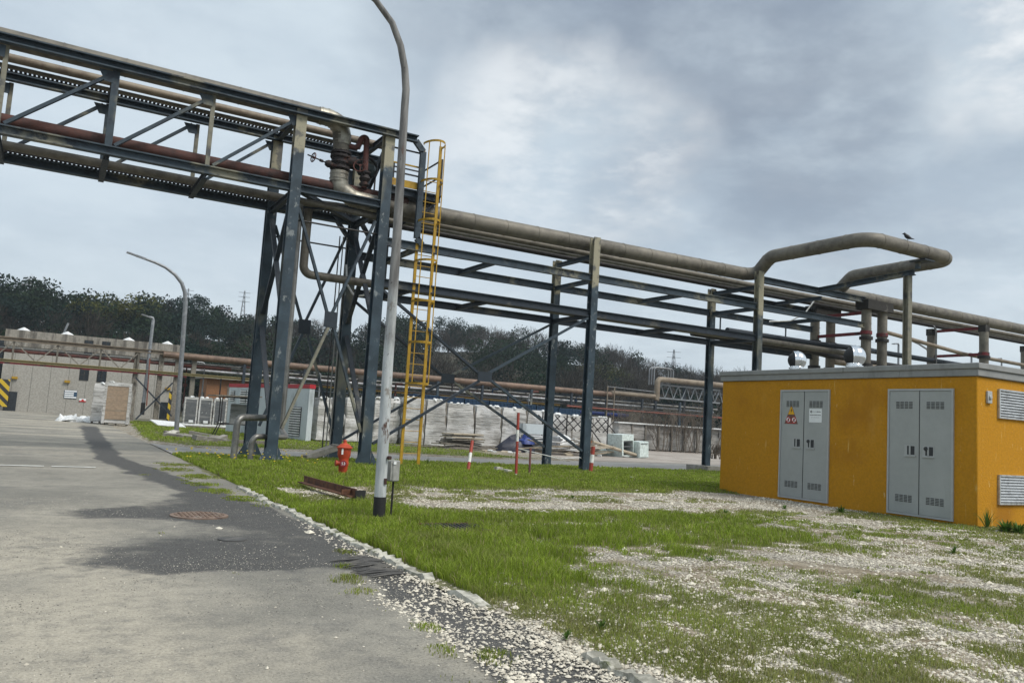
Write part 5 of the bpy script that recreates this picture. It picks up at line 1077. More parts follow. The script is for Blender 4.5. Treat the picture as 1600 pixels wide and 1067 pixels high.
for (a, b, c, d) in ((126, 577, 137, 594), (153.5, 577.5, 164.5, 597), (133, 532, 144.5, 540), (160.5, 534, 171.5, 542), (132.5, 549, 142.5, 556), (161, 550, 170, 558)):
    p, q = hp_(a, b), hp_(c, d); up = b < 545; yb = HY-(.11 if up else .01)
    mb = MB(); mb.box((p.x-.05, yb-.03, q.z-.05), (q.x+.05, yb, p.z+.05)); w = mb.build('window', 'concrete_dark', hl)
    mb = MB(); mb.box((p.x, yb-.036, q.z), (q.x, yb-.031, p.z)); mb.build('pane', 'glass_dark', w); m_ = (p.x+q.x)/2; mb = MB(); mb.box((m_-.03, yb-.05, q.z), (m_+.03, yb-.037, p.z)); mb.box((p.x, yb-.05, (p.z+q.z)/2-.03), (m_-.03, yb-.037, (p.z+q.z)/2+.03)); mb.build('glazing_bar', 'concrete_dark', w)
for (a, b, c, d), lab in (((8, 611, 24, 640), 'left dark steel door'), ((251, 628, 264, 654), 'right dark steel door')):
    p, q = hp_(a, b), hp_(c, d); mb = MB(); mb.box((p.x, HY-.06, 0), (q.x, HY-.002, p.z)); tag(mb.build('door', 'glass_dark', hl), lab)
for px, py in ((23, 590), (105, 596), (186, 601), (262, 607)):
    p = hp_(px, py); mb = MB(); mb.box((p.x-.24, HY-.22, p.z-.12), (p.x+.24, HY-.001, p.z+.10)); mb.build('wall_lamp', 'yellow_paint', hl)
def roof_cap(px, py):
    p = hp_(px, py); mb = MB(); mb.lathe((p.x, HY+1.2, ht), [(.62, 0), (.62, .06), (.06, .38)], 4); mb.build('roof_cap', 'plastic_white', hl, smooth=0)
for q in ((37, 514), (106, 520), (203, 530), (264, 537)): roof_cap(*q)
p = hp_(101, 520); mb = MB(); mb.tube([(p.x-.1, HY+2, ht), (p.x+.25, HY+2, ht+1.3)], .1, 8); mb.build('flue', 'lamp_grey', hl)
M('hazard', (.6, .4, .02))
m, nb, pr = newmat('hazard_stripe'); sp = nb.node('ShaderNodeSeparateXYZ'); nb.l.new(nb.pos(), sp.inputs[0]); f = nb.math('FRACT', nb.math('MULTIPLY', nb.math('ADD', sp.outputs[0], sp.outputs[2]), 1.35)); nb.l.new(nb.mix(nb.math('GREATER_THAN', f, .5), (.03, .03, .03), (.55, .38, .02)), pr.inputs['Base Color'])
p, q = hp_(0, 592), hp_(12, 632); mb = MB(); mb.box((p.x-.1, HY-.9, q.z-.2), (q.x, HY-.8, p.z)); tag(mb.build('hazard_board', 'hazard_stripe'), 'black and yellow striped board at the far left end of the hall', 'hazard board')
mb = MB(); mb.bar((p.x+.2, HY-.75, 0), (p.x+.2, HY-.75, p.z), .15, .08, up=(0, 1, 0)); tag(mb.build('gate_post', 'steel_dark'), 'dark post behind the striped board at the left edge', 'post')
p, q = at(264.6, 611, Y=76), at(270, 650, Y=76); mb = MB(); mb.box((p.x, 75.9, 0), (q.x+.05, 76, p.z)); tag(mb.build('hazard_board', 'hazard_stripe'), 'narrow black and yellow striped post board behind the curved street lamp', 'hazard board')
p, q = hp_(101, 609), hp_(119.5, 623); sg = thing('direction_sign', 'blue and white three row sign on the hall wall', 'sign', ((p.x+q.x)/2, HY-.06, q.z))
mb = MB(); mb.box((p.x, HY-.06, q.z), (q.x, HY-.03, p.z)); mb.build('panel', 'sign_blue', sg)
for k in range(4):
    z = p.z-(p.z-q.z)*(k+.5)/4; mb = MB(); mb.box((p.x+.03, HY-.068, z-.055), (q.x-.03-(.25 if k in (1, 2) else 0), HY-.062, z+.07)); mb.build('row', 'sign_white', sg)
p, q = hp_(124, 622.5), hp_(134, 628); sg = thing('warning_plate', 'small red and white plate on the hall wall right of the blue sign', 'sign', ((p.x+q.x)/2, HY-.05, q.z))
mb = MB(); mb.box((p.x, HY-.05, q.z), (q.x, HY-.03, p.z)); mb.build('panel', 'sign_white', sg); mb = MB(); mb.box((p.x, HY-.058, q.z), (q.x, HY-.052, q.z+.11)); mb.lathe((p.x+.3, HY-.051, p.z-.16), [(.11, 0), (.11, .006)], 12, axis=(0, -1, 0)); mb.build('symbol', 'sign_red', sg)
mb = MB(); mb.box((-16, 96, 0), (-4.3, 104, 6.6)); mb.box((-16.1, 95.9, 6.6), (-4.2, 104.1, 6.9)); tag(mb.build('shed', 'glass_dark'), 'dark open shed front at the left edge beside the hall', 'shed')
# far pipe rack
RY_ = 66.
fr = thing('far_pipe_rack', 'long low pipe rack crossing the yard behind the pallets', 'pipe rack', (20, RY_, 0))
def zz(px, py, Y=RY_): return at(px, py, Y=Y).z
def xx_(px, Y=RY_, py=600): return at(px, py, Y=Y).x
zt, zb = zz(100, 537), zz(100, 570)
mb = MB(); mb.ibeam((-12, RY_, zt), (xx_(300), RY_, zt), .28, .3, .05); mb.build('top_beam', 'pipe_cladding_warm', fr)
M('beige_paint', (.25, .21, .095), ((.14, .12, .07), 2, .5, .7)); mb = MB(); mb.ibeam((-12, RY_, zb), (xx_(420), RY_, zb), .2, .3, .05); mb.build('bottom_beam', 'beige_paint', fr)
mb = MB(); mb.bar((-12, RY_-.05, zb-.17), (xx_(290), RY_-.05, zb-.17), .1, .12); mb.build('red_edge', 'red_beam', fr)
nt_ = [xx_(q) for q in (-55, 14, 84, 152, 212)]
for i, X in enumerate(nt_):
    mb = MB(); mb.bar((X, RY_, zb+.1), (X, RY_, zt-.14), .12, .12, up=(0, 1, 0)); mb.build('post', 'pipe_cladding', fr)
    if i < len(nt_)-1:
        m_ = (X+nt_[i+1])/2; mb = MB(); mb.bar((X, RY_-.05, zt-.15), (m_, RY_-.05, zb+.12), .08, .08); mb.bar((m_+.15, RY_-.05, zb+.12), (nt_[i+1], RY_-.05, zt-.15), .08, .08); mb.build('diagonal', 'wood_grey', fr)
for px in (207, 246, 272, 298):
    X = xx_(px, py=630); mb = MB(); mb.ibeam((X, RY_+.3, 0), (X, RY_+.3, zt-.15), .34, .34, .05, up=(0, 1, 0)); mb.build('column', 'wood_grey' if px < 280 else 'concrete_pier', fr)
for a, b in (((212, 590), (268, 650)), ((270, 598), (212, 655))):
    p, q = at(*a, Y=RY_-.1), at(*b, Y=RY_-.1); mb = MB(); mb.bar(p, q, .1, .1); mb.build('brace', 'steel_dark', fr)
for k, px in enumerate((375, 420, 470, 530, 600, 680, 750, 827, 890, 945, 1001, 1060, 1110)):
    X = xx_(px, py=640); mb = MB(); mb.bar((X, RY_-.2, 0), (X, RY_-.2, zz(640, 590)-.1), .2, .2, up=(0, 1, 0)); mb.build('column', 'steel' if k % 2 else 'steel_dark', fr)
    mb = MB(); mb.bar((X, RY_-.1, zz(640, 590)-.3), (X, RY_+3, zz(640, 590)-.3), .16, .18); mb.build('cross_beam', 'steel_dark', fr)
fp = [((-60, 1600), (640, 588), .27, 'pipe_brown', 'big rusty brown clad pipe on the far rack', (250, 958), 0.),
      ((0, 0), (985, 616), .24, 'pipe_cladding_warm', 'beige clad pipe section of the far rack before the raised loop', (955, 1024), 0.),
      ((0, 0), (640, 600), .10, 'galvanised', 'upper grey pipe under the brown one on the far rack', (280, 1130), .8),
      ((0, 0), (640, 606), .13, 'lamp_grey', 'thick grey pipe under the brown one on the far rack', (280, 1130), 1.4),
      ((0, 0), (640, 612), .09, 'iron_black', 'black pipe low on the far rack', (280, 1130), .4),
      ((0, 0), (800, 636), .20, 'blue_tarp', 'dull blue pipe low on the far rack', (640, 1000), 1.8),
      ((0, 0), (640, 622), .08, 'steel', 'thin steel pipe lowest on the far rack', (400, 1000), 2.2),
      ((0, 0), (760, 624), .08, 'ochre_pipe', 'thin yellow pipe on the far rack', (470, 885), 1.0),
      ((0, 0), (1000, 643), .09, 'red_pipe', 'thin orange red pipe on the far rack at the right', (884, 1200), -.4),
      ((0, 0), (560, 598), .07, 'rust_red', 'thin rusty pipe on the far rack behind the tower', (280, 900), 2.6),
      ((0, 0), (100, 555), .12, 'rust_red', 'red brown pipe between the chords of the far rack at the left', (-200, 360), .3),
      ((0, 0), (100, 551), .07, 'galvanised', 'thin pale pipe above the red brown one at the left', (-200, 400), .6)]
for _, (px, py), r_, m_, lab, (pa, pb), dy in fp:
    z = at(px, py, Y=RY_+dy).z; mb = MB(); mb.tube([(xx_(pa), RY_+dy, z), (xx_(pb), RY_+dy, z)], r_*1.0, 10); tag(mb.build('pipe', m_), lab, 'pipe')
rr = random.Random(31)
for k in range(26):
    px = 300+k*25+rr.uniform(-8, 8); X = xx_(px); a, b = sorted((zz(px, 640-rr.uniform(0, 30)+.06*(px-800)*0), zz(640, 592+rr.uniform(0, 10)))); dy = rr.uniform(-.4, 1.6)
    mb = MB(); mb.tube([(X, RY_+dy, a), (X, RY_+dy, b), (X+rr.choice((-.6, .6)), RY_+dy, b+.02)], rr.choice((.05, .07, .09)), 8, bend=.2)
    if k % 3 == 0: mb.lathe((X, RY_+dy, (a+b)/2), [(.14, -.12), (.17, 0), (.14, .12)], 8)
    tag(mb.build('pipe_riser', rr.choice(('steel_dark', 'lamp_grey', 'iron_black', 'crate_blue', 'rust_red'))), 'short upright pipe among the lines of the far rack', 'pipe', 'short risers of the far rack')
z1, z0 = zz(1034, 593), zz(1026, 622); X = xx_(1027)
mb = MB(); mb.tube([(X-.1, RY_, z0-.2), (X, RY_, z0+.1), (X, RY_, z1), (xx_(1200), RY_, z1+.1)], .3, 14, bend=.45); tag(mb.build('pipe', 'pipe_cladding_warm'), 'beige pipe rising up onto the raised far rack at the right', 'pipe')
rs = thing('raised_rack', 'raised grey lattice section of the far rack behind the bare bushes', 'pipe rack', (X+3, RY_+1, 0))
for z in (z1-.5, z1-1.9):
    mb = MB(); mb.bar((X, RY_+.6, z), (X+9.5, RY_+.6, z), .16, .16); mb.build('chord', 'lamp_grey', rs)
for k in range(8):
    x = X+.4+k*1.2; mb = MB(); mb.bar((x, RY_+.6, z1-1.85), (x+.6, RY_+.6, z1-.55), .08, .08); mb.bar((x+.65, RY_+.6, z1-.55), (x+1.15, RY_+.6, z1-1.85), .08, .08); mb.build('diagonal', 'lamp_grey', rs)
for x in (X+.5, X+4.5, X+8.5): mb = MB(); mb.bar((x, RY_+.8, 0), (x, RY_+.8, z1-.4), .25, .25, up=(0, 1, 0)); mb.build('column', 'steel_dark', rs)
zh = zz(1040, 575); mb = MB()
for dy in (.2, .6, 1.0): mb.tube([(X-.3, RY_+dy, z1-.6), (X-.3, RY_+dy, zh), (X+2.3, RY_+dy, zh), (X+2.3, RY_+dy, z1-.3)], .07, 8, bend=.35)
tag(mb.build('pipe_loop', 'lamp_grey'), 'triple thin grey pipe loop above the raised far rack', 'pipe loop')
pf2 = thing('far_platform', 'small far platform with pale handrail left of the raised pipe loop', 'platform', (xx_(955), RY_, 2)); 
for px in (946, 957): mb = MB(); mb.bar((xx_(px), RY_-.4, 0), (xx_(px), RY_-.4, zz(950, 604)), .09, .09, up=(0, 1, 0)); mb.build('post', 'pipe_cladding_warm', pf2)
mb = MB(); mb.bar((xx_(946), RY_-.4, zz(950, 604)), (xx_(1020), RY_-.4, zz(950, 604)-.1), .07, .07); mb.build('handrail', 'lamp_grey', pf2)
conduit('thin pink red hoist chain hanging from the far rack at the left', [at(234, 560, Y=RY_-.3), at(229, 634, Y=RY_-.3)], .045, 'red_pipe', 0, 'chain', 'hoist_chain')
# shed and booth
s0 = Vector((9.75, 58, 0)); sh = thing('brick_shed', 'small orange brick shed behind the grey booth', 'shed', (15, 78, 0))
mb = MB(); mb.box((12.2, 76, 0), (21, 80, 4.05)); mb.build('wall', 'shed_orange', sh); mb = MB(); mb.box((11.8, 75.5, 4.05), (21.4, 80.5, 4.25)); mb.build('roof', 'concrete', sh)
for a in (14.0, 15.6): mb = MB(); mb.box((a, 75.94, .3), (a+.8, 75.998, 3.6)); mb.build('door', 'wood_grey', sh)
mb = MB(); mb.box((12.14, 77, 1.3), (12.198, 78.1, 2.8)); mb.build('window', 'glass_dark', sh)
bo = thing('equipment_booth', 'tall pale grey metal booth with red top band behind the tower legs', 'booth', (11, 47, 0))
pA, pB = Vector((9.87, 52.97, 0)), Vector((12.12, 42.9, 0)); u = (pB-pA).normalized(); nv = Vector((-u.y, u.x, 0)); nv = nv if nv.x > 0 else -nv; L = (pB-pA).length
def bq(s, t, z): return pA+u*s+nv*t+Vector((0, 0, z*1.0))
def bbox_(mb, s0, s1, t0, t1, z0, z1, mi=0): return mb.add([bq(s, t, z) for z in (z0, z1) for s, t in ((s0, t0), (s1, t0), (s1, t1), (s0, t1))], [(0, 1, 2, 3), (7, 6, 5, 4), (4, 5, 1, 0), (5, 6, 2, 1), (6, 7, 3, 2), (7, 4, 0, 3)], mi)
mb = MB(); bbox_(mb, 0, L, 0, .3, .05, 2.86); mb.build('body', 'container_paint', bo); mb = MB(); bbox_(mb, -.03, L+.03, -.03, .33, 2.862, 3.08); mb.build('top_band', 'container_red', bo)
mb = MB()
for s in (L*.33, L*.62): bbox_(mb, s, s+.05, -.012, -.002, .1, 2.85)
mb.build('panel_seam', 'lamp_grey', bo)
def boothvent(s0, s1, z0, z1, n):
    mb = MB(); bbox_(mb, s0, s1, -.03, -.002, z0, z1); v = mb.build('vent', 'dark_slot', bo); mb = MB()
    for k in range(n): z = z0+(z1-z0)*(k+.25)/n; bbox_(mb, s0+.02, s1-.02, -.07, -.031, z, z+(z1-z0)/n*.5)
    mb.build('slats', 'plastic_white', v)
boothvent(L-1.95, L-.7, .25, 1.85, 12); boothvent(L*.30-1.3, L*.30-.5, 1.9, 2.7, 6); boothvent(.3, .9, 2.0, 2.65, 5); boothvent(L*.30-.4, L*.3+.3, 1.9, 2.7, 6)
# shrink wrapped pallets
def wrapped(name, c, d, rz, mat, lab, seed, group=None, pallet=True, tuft=True, front=None, base_z=0.):
    t = thing(name, lab, 'pallet', (c[0], c[1], base_z), group); r = np.random.default_rng(seed); w, dp, h = d; z0 = base_z+(.15 if pallet else 0)
    mb = MB(); nx, nz = 7, 10; R = Matrix.Rotation(rz, 3, 'Z'); q0 = Vector((c[0], c[1], 0))
    ph = r.random(6)*9
    def off(a, b): return .035*math.sin(a*7+ph[0])*math.sin(b*9+ph[1])+.03*math.sin(b*17+ph[2])+r.normal()*.012
    pts = []; 
    per = [(-.5+i/nx, -.5) for i in range(nx)]+[(.5, -.5+i/4) for i in range(4)]+[(.5-i/nx, .5) for i in range(nx)]+[(-.5, .5-i/4) for i in range(4)]; n = len(per)
    for k in range(nz+1):
        v = k/nz; tp = 1-.05*v**3-.03*(k == nz)
        for i, (a, b) in enumerate(per):
            o = 1+off(a*3+b*2, v)/w*2; pts.append(q0+R@Vector((a*w*tp*o, b*dp*tp*o, 0))+Vector((0, 0, z0+(h-z0+base_z)*v+(r.normal()*.02 if k == nz else 0))))
    fs = [(k*n+i, k*n+(i+1) % n, (k+1)*n+(i+1) % n, (k+1)*n+i) for k in range(nz) for i in range(n)]+[tuple((nz)*n+i for i in range(n))]
    mb.add(pts, fs); b = mb.build('wrapped_load', mat, t, smooth=60)
    if pallet:
        mb = MB()
        for s in (-.42, 0, .42): mb.cbox(q0+R@Vector((s*w, 0, 0))+Vector((0, 0, base_z+.06)), (.1, dp, .09), rz)
        mb.cbox(q0+Vector((0, 0, base_z+.125)), (w*.98, dp*.98, .03), rz); mb.build('pallet_base', 'wood_grey', t, smooth=0)
    if tuft:
        mb = MB()
        for s in range(r.integers(2, 5)): mb.lathe(q0+R@Vector((r.uniform(-.4, .4)*w, -.42*dp, 0))+Vector((0, 0, base_z+h-.03)), [(.10, 0), (.14, .05), (.05, .12)], 6, axis=(r.normal()*.4, r.normal()*.4, 1))
        mb.build('loose_film', 'plastic_white', t)
    if front:
        mb = MB(); mb.cbox(q0+R@Vector((.02*w, -.5*dp-.03, 0))+Vector((0, 0, base_z+h*.54)), (w*.86, .05, h*.80), rz); mb.build('cartons', front, t, smooth=0)
        mb = MB()
        for s in (-.44, .44): mb.cbox(q0+R@Vector((s*w, -.5*dp-.05, 0))+Vector((0, 0, base_z+h*.5)), (w*.1, .05, h*.92), rz)
        mb.cbox(q0+R@Vector((0, -.5*dp-.05, 0))+Vector((0, 0, base_z+h*.96)), (w*.98, .06, h*.08), rz); mb.build('film_edge', 'wrap_white', t)
    return t
edges = [12.75, 13.55, 14.3, 15.1, 15.9, 16.7, 17.5]
for i in range(6): wrapped('wrapped_pallet', ((edges[i]+edges[i+1])/2, 43.9+.1*(i % 2), 0), (.74, 1.3, 2.42+.05*i), .02*i, 'wrap_white', 'narrow white wrapped pallet stack behind the tower legs, %s from the grey booth' % ORD[i], 600+i, 'narrow white pallets by the booth')
edges = [17.6, 18.95, 20.3, 22.15, 24.0, 25.8, 27.6, 29.4, 31.2, 32.95]; hs = [2.78, 2.75, 2.62, 2.62, 2.60, 2.55, 2.45, 2.42, 2.42]
for i in range(9):
    y = 43.6+(.25*(i-5) if i > 5 else 0); c = ((edges[i]+edges[i+1])/2, y, 0); w = edges[i+1]-edges[i]-.12
    wrapped('wrapped_pallet', c, (w, 1.4, hs[i]), random.uniform(-.02, .02), 'wrap_white', 'wide white wrapped pallet stack in the row behind the rubbish, %s right of the ladder' % ORD[i], 620+i, 'wide white pallets behind the rubbish')
    mb = MB(); mb.bar((edges[i+1]-.03, y-.62, 0), (edges[i+1]-.03, y-.62, hs[i]-.08), .09, .07, up=(0, 1, 0)); tag(mb.build('wooden_upright', 'wood_grey'), 'grey wooden upright on the right of the %s wide pallet stack' % ORD[i], 'wooden post', 'uprights between the wide pallets')
    mb = MB(); rr = random.Random(i)                                # printed lines on the film
    for k in range(7):
        z = hs[i]*(.52+.055*k); a = edges[i]+.35+rr.uniform(0, .25); b = a+rr.uniform(.5, 1.0)*(w/1.7)
        while a < b: l = rr.uniform(.05, .16); mb.box((a, y-.80, z), (a+l, y-.795, z+.028)); a += l+.04
    if i < 7: o = mb.build('printed_lines', 'sign_grey', [x for x in bpy.data.objects if x.name.startswith('wrapped_pallet') and x.get('label', '').endswith('%s right of the ladder' % ORD[i])][0], smooth=0)
for i in range(7):
    X = 19.8+1.75*i; z = 3.10-.035*i; t = thing('crate_stack', 'dark blue plastic crate stack showing above the white pallets, %s from the ladder' % ORD[i], 'crate stack', (X, 45.6, 0), 'blue crate stacks behind the pallets')
    mb = MB(); mb.box((X-.82, 45.0, 0), (X+.82, 46.2, z)); mb.build('body', 'crate_blue', t); mb = MB()
    for k in range(7): x = X-.82+k*.27; mb.box((x, 44.97, z-1.2), (x+.03, 44.998, z))
    for k in range(4): mb.box((X-.82, 44.965, z-.06-k*.3), (X+.82, 44.969, z-.03-k*.3))
    mb.build('ribs', 'sign_blue', t)
for i in range(11):
    X = 44.6+1.55*i; wrapped('weathered_pallet', (X, 58+.05*i, 0), (1.42, 1.4, 2.32), 0, 'wrap_grey', 'weathered grey wrapped pallet stack in the far right row, %s from its left end' % ORD[i], 660+i, 'weathered pallets in the far right row', tuft=False)
    mb = MB(); mb.bar((X+.78, 57.3, 0), (X+.78, 57.3, 2.25), .14, .12, up=(0, 1, 0)); tag(mb.build('wooden_upright', 'wood_grey'), 'dark wooden upright between weathered pallets, %s from the left end' % ORD[i], 'wooden post', 'uprights of the far right row')
mb = MB(); mb.box((43.7, 57.15, 2.33), (62, 58.9, 2.44)); tag(mb.build('cover_sheet', 'plastic_white'), 'white sheet lying along the top of the weathered pallet row', 'sheet')
for i, (a, b, h) in enumerate((((10.0, 66.0), 1, 2.1), ((11.7, 66.2), 1, 2.05), ((13.2, 66.4), 1, 2.0))):
    p = G(305+23*i, 661+1.5*i); p = Vector((9.0+.98*i, 62-.1*i, .2)); wrapped('block_pallet', p, (.92, 1.2, 1.95), -.1, 'wrap_dull', 'wrapped pallet of dark grey blocks left of the grey booth, %s from the left' % ORD[i], 690+i, 'dark block pallets by the booth', front='brick_pack', base_z=.2)
    mb = MB(); q = p+Vector((.0, -.75, .25)); mb.cbox(q, (.3, .03, .18), -.1); tag(mb.build('pallet_tag', 'sign_white'), 'white label on the %s dark block pallet' % ORD[i], 'label', 'labels of the block pallets')
wrapped('carton_pallet', (3.98, 58.2, 0), (1.6, 1.2, 2.72), -.12, 'wrap_white', 'tall film wrapped pallet of brown cartons at the end of the dark asphalt strip', 700, tuft=True, front='cardboard')
wrapped('carton_pallet', (3.2, 60.6, 0), (1.1, 1.3, 2.65), -.08, 'wrap_white', 'film wrapped pallet half hidden behind the brown carton pallet', 701)
r = np.random.default_rng(8); mb = MB()
for k in range(14): mb.lathe((1.9+r.normal()*.5, 63+r.normal()*.5, .02), [(.5, 0), (.42, .14), (.2, .3*r.random()+.1), (.02, .42*r.random()+.15)], 8, axis=(r.normal()*.15, r.normal()*.15, 1))
tag(mb.build('plastic_heap', 'plastic_white'), 'crumpled white plastic film left of the carton pallets', 'plastic heap')
# things in the far grass
mb = MB(); mb.cbox((7.0, 57, .30), (1.9, 1.3, .05), .3, tilt=(.22, .05)); tag(mb.build('white_board', 'plastic_white'), 'white board lying in the grass left of the curved street lamp', 'board')
mb = MB(); mb.cbox((10.4, 58.3, .28), (6.2, .5, .12), -.12); tag(mb.build('plastic_pipes', 'plastic_white'), 'bundle of white plastic pipes lying before the dark block pallets', 'pipes')
mb = MB(); mb.cbox((10.6, 57.9, .12), (6.4, .3, .16), -.12); tag(mb.build('long_timber', 'wood_grey'), 'long grey timber under the white plastic pipes', 'timber')
rr = random.Random(9)
for i in range(9):
    p = Vector((6.0+rr.uniform(-.9, 1.1), 42.5+rr.uniform(-3.5, 2.5), .12)); mb = MB(); mb.cbox(p, (rr.uniform(.5, 1.6), rr.uniform(.15, .5), rr.uniform(.08, .22)), rr.uniform(0, 3), tilt=(rr.uniform(-.2, .2), rr.uniform(-.2, .2)))
    tag(mb.build('rubble_piece', rr.choice(('concrete', 'kerb_stone', 'wood_grey'))), 'broken piece of concrete or board at the foot of the curved street lamp', 'rubble', 'rubble round the curved street lamp')
mb = MB(); mb.cbox((6.4, 37.3, .16), (1.5, .55, .2), .2, tilt=(.05, .1)); tag(mb.build('stone_slab', 'concrete'), 'grey slab at the edge of the grass right below the curved street lamp', 'slab')
mb = MB(); mb.cbox((7.9, 36.4, .14), (1.6, .35, .16), -.1); tag(mb.build('timber', 'wood_grey'), 'old dark timber in the grass left of the galvanised pipe bends', 'timber')
st = thing('steel_stand', 'thin black four legged steel stand in the grass before the booth', 'stand', (8.3, 44.5, 0)); zt_ = 2.15
cs = [at(333, 621, Y=44.2), at(377, 624, Y=46.5)]; A0, B0, C0, D0 = Vector((7.95, 44.2, 0)), Vector((8.2, 46.2, 0)), Vector((9.55, 44.4, 0)), Vector((9.75, 46.4, 0)); up = Vector((0, 0, zt_))
for q, s in ((A0, -1), (B0, -1), (C0, 1), (D0, 1)):
    mb = MB(); mb.tube([q+Vector((s*.28, 0, 0)), q+Vector((0, 0, .7)), q+up], .03, 6); mb.build('leg', 'iron_black', st)
for z in (.72, zt_):
    mb = MB()
    for a, b in ((A0, B0), (B0, D0), (D0, C0), (C0, A0)): mb.bar(a+Vector((0, 0, z)), b+Vector((0, 0, z)), .05, .05)
    mb.build('frame', 'iron_black', st)
mb = MB(); mb.cbox((8.75, 45.3, zt_+.06), (2.4, 2.4, .06), 0, tilt=(0, -.03)); mb.build('top_board', 'wood_grey', st)
mb = MB(); mb.cbox((9.0, 45.2, 1.25), (.9, .1, 1.1), .2); tag(bevel(mb.build('fibre_panel', 'wrap_dull'), .03), 'rounded grey panel leaning inside the black stand', 'panel')
# rubbish heap
M('tarp_navy', (.018, .02, .035), ((.05, .055, .075), 2, .5, .7), rough=.5)
def plank(p, L, w, h, rz, tl, mat, lab, group='loose planks in the rubbish heap', name='plank', cat='plank'):
    mb = MB(); mb.cbox(p, (L, w, h), rz, tilt=(0, tl)); return tag(mb.build(name, mat, smooth=0), lab, cat, group)
sc = G(706, 702); rr = random.Random(21)
for i in range(7): plank((20.6+rr.uniform(-.15, .15), 41.4+rr.uniform(-.2, .2), .30+.10*i), 2.3-.05*i, 1.3, .06, rr.uniform(-.12, .12), rr.uniform(-.05, .05), 'wood_pale' if i in (4, 6) else 'wood_grey', 'old board in the board stack left of the rubbish, %s from the bottom' % ORD[i], 'stacked boards left of the rubbish', 'board', 'board')
for i in range(10): plank((19.8+rr.uniform(-2.4, 2.4), 40.3+rr.uniform(-1, 1), .12+rr.uniform(0, .2)), rr.uniform(1.6, 4.2), rr.uniform(.1, .3), .06, rr.uniform(-.35, .25), rr.uniform(-.05, .05), 'wood_grey', 'grey timber strewn under the board stack', 'timbers under the board stack', 'timber', 'timber')
for i in range(44):
    x = rr.uniform(24.2, 31.0); plank((x, 39.6+(x-24)*.22+rr.uniform(-1.1, 1.1), .12+rr.uniform(0, .75)), rr.uniform(1.2, 3.8), rr.uniform(.08, .22), .06, rr.uniform(-.7, .6), rr.uniform(-.16, .16), rr.choice(('wood_grey', 'wood_pale', 'wood_grey', 'wood_pale', 'plastic_white')), 'loose plank lying crosswise in the rubbish heap')
for i in range(16):
    x = rr.uniform(20.5, 32); p = (x, 38.4+(x-20)*.18+rr.uniform(-.8, .8), .09); mb = MB(); mb.cbox(p, (rr.uniform(.15, .5), rr.uniform(.1, .35), rr.uniform(.05, .16)), rr.uniform(0, 3), tilt=(rr.uniform(-.3, .3), 0)); tag(mb.build('scrap', rr.choice(('litter', 'wood_pale', 'plastic_white'))), 'small pale scrap strewn before the rubbish heap', 'scrap', 'scraps before the rubbish heap')
def lump(c, d, seed, name, mat, lab, cat):
    r = np.random.default_rng(seed); mb = MB(); mb.lathe(c, [(1, 0), (.95, .35), (.7, .7), (.35, .95), (.02, 1)], 14); mb.v = [(c[0]+(v[0]-c[0])*d[0]*(1+r.normal()*.13), c[1]+(v[1]-c[1])*d[1]*(1+r.normal()*.13), c[2]+(v[2]-c[2])*d[2]*(1+r.normal()*.12)) for v in mb.v]; return tag(mb.build(name, mat, smooth=25), lab, cat)
lump((23.6, 40.2, 0), (1.35, .7, .85), 5, 'dark_tarp', 'tarp_navy', 'dark blue tarpaulin heap left of the rubbish behind the tall marker pole', 'tarpaulin'); lump((24.0, 39.9, .55), (.55, .4, .5), 6, 'blue_tarp', 'blue_tarp', 'bright blue plastic bundled on top of the dark tarpaulin', 'tarpaulin')
lump((27.4, 41.2, .35), (1.0, .6, .75), 7, 'white_sack', 'plastic_white', 'white plastic sacks on the rubbish heap left of the second rack column', 'sacks')
mb = MB(); mb.cbox((25.6, 40.9, .62), (2.3, .9, .9), .05); tag(bevel(mb.build('metal_tank', 'lamp_grey'), .05), 'long grey green metal cabinet lying in the rubbish heap', 'cabinet')
mb = MB(); mb.cbox((25.4, 41.6, 1.42), (1.7, .6, .6), .02); mb.cbox((24.9, 41.29, 1.34), (.1, .02, .1), .02); tag(mb.build('white_case', 'container_paint'), 'pale grey case standing on top of the metal cabinet in the rubbish', 'case')
mb = MB(); mb.cbox((28.9, 40.6, .55), (.55, .4, .75), .1); tag(mb.build('orange_box', 'shed_orange'), 'orange brown box leaning by the second rack column in the rubbish', 'box')
lt = thing('scissor_lattice', 'black folding scissor lattice standing before the white pallets', 'lattice', (28.5, 42.4, 0)); lx = 26.2
for k in range(9):
    for s in (-1, 1):
        a = Vector((lx+k*.62, 42.3, 1.45 if s > 0 else 2.3)); b = Vector((lx+k*.62+1.0, 42.33, 2.3 if s > 0 else 1.45)); mb = MB(); mb.bar(a+Vector((0, .02*s, 0)), b+Vector((0, .02*s, 0)), .045, .05); mb.build('lattice_bar', 'iron_black', lt)
for x in (26.6, 28.4, 29.6, 31.6): mb = MB(); mb.bar((x, 42.4, 0), (x, 42.4, 2.45), .06, .06, up=(0, 1, 0)); mb.build('post', 'iron_black', lt)
mb = MB(); mb.bar((31.5, 42.4, .4), (30.2, 42.4, 1.7), .06, .06); mb.build('strut', 'iron_black', lt)
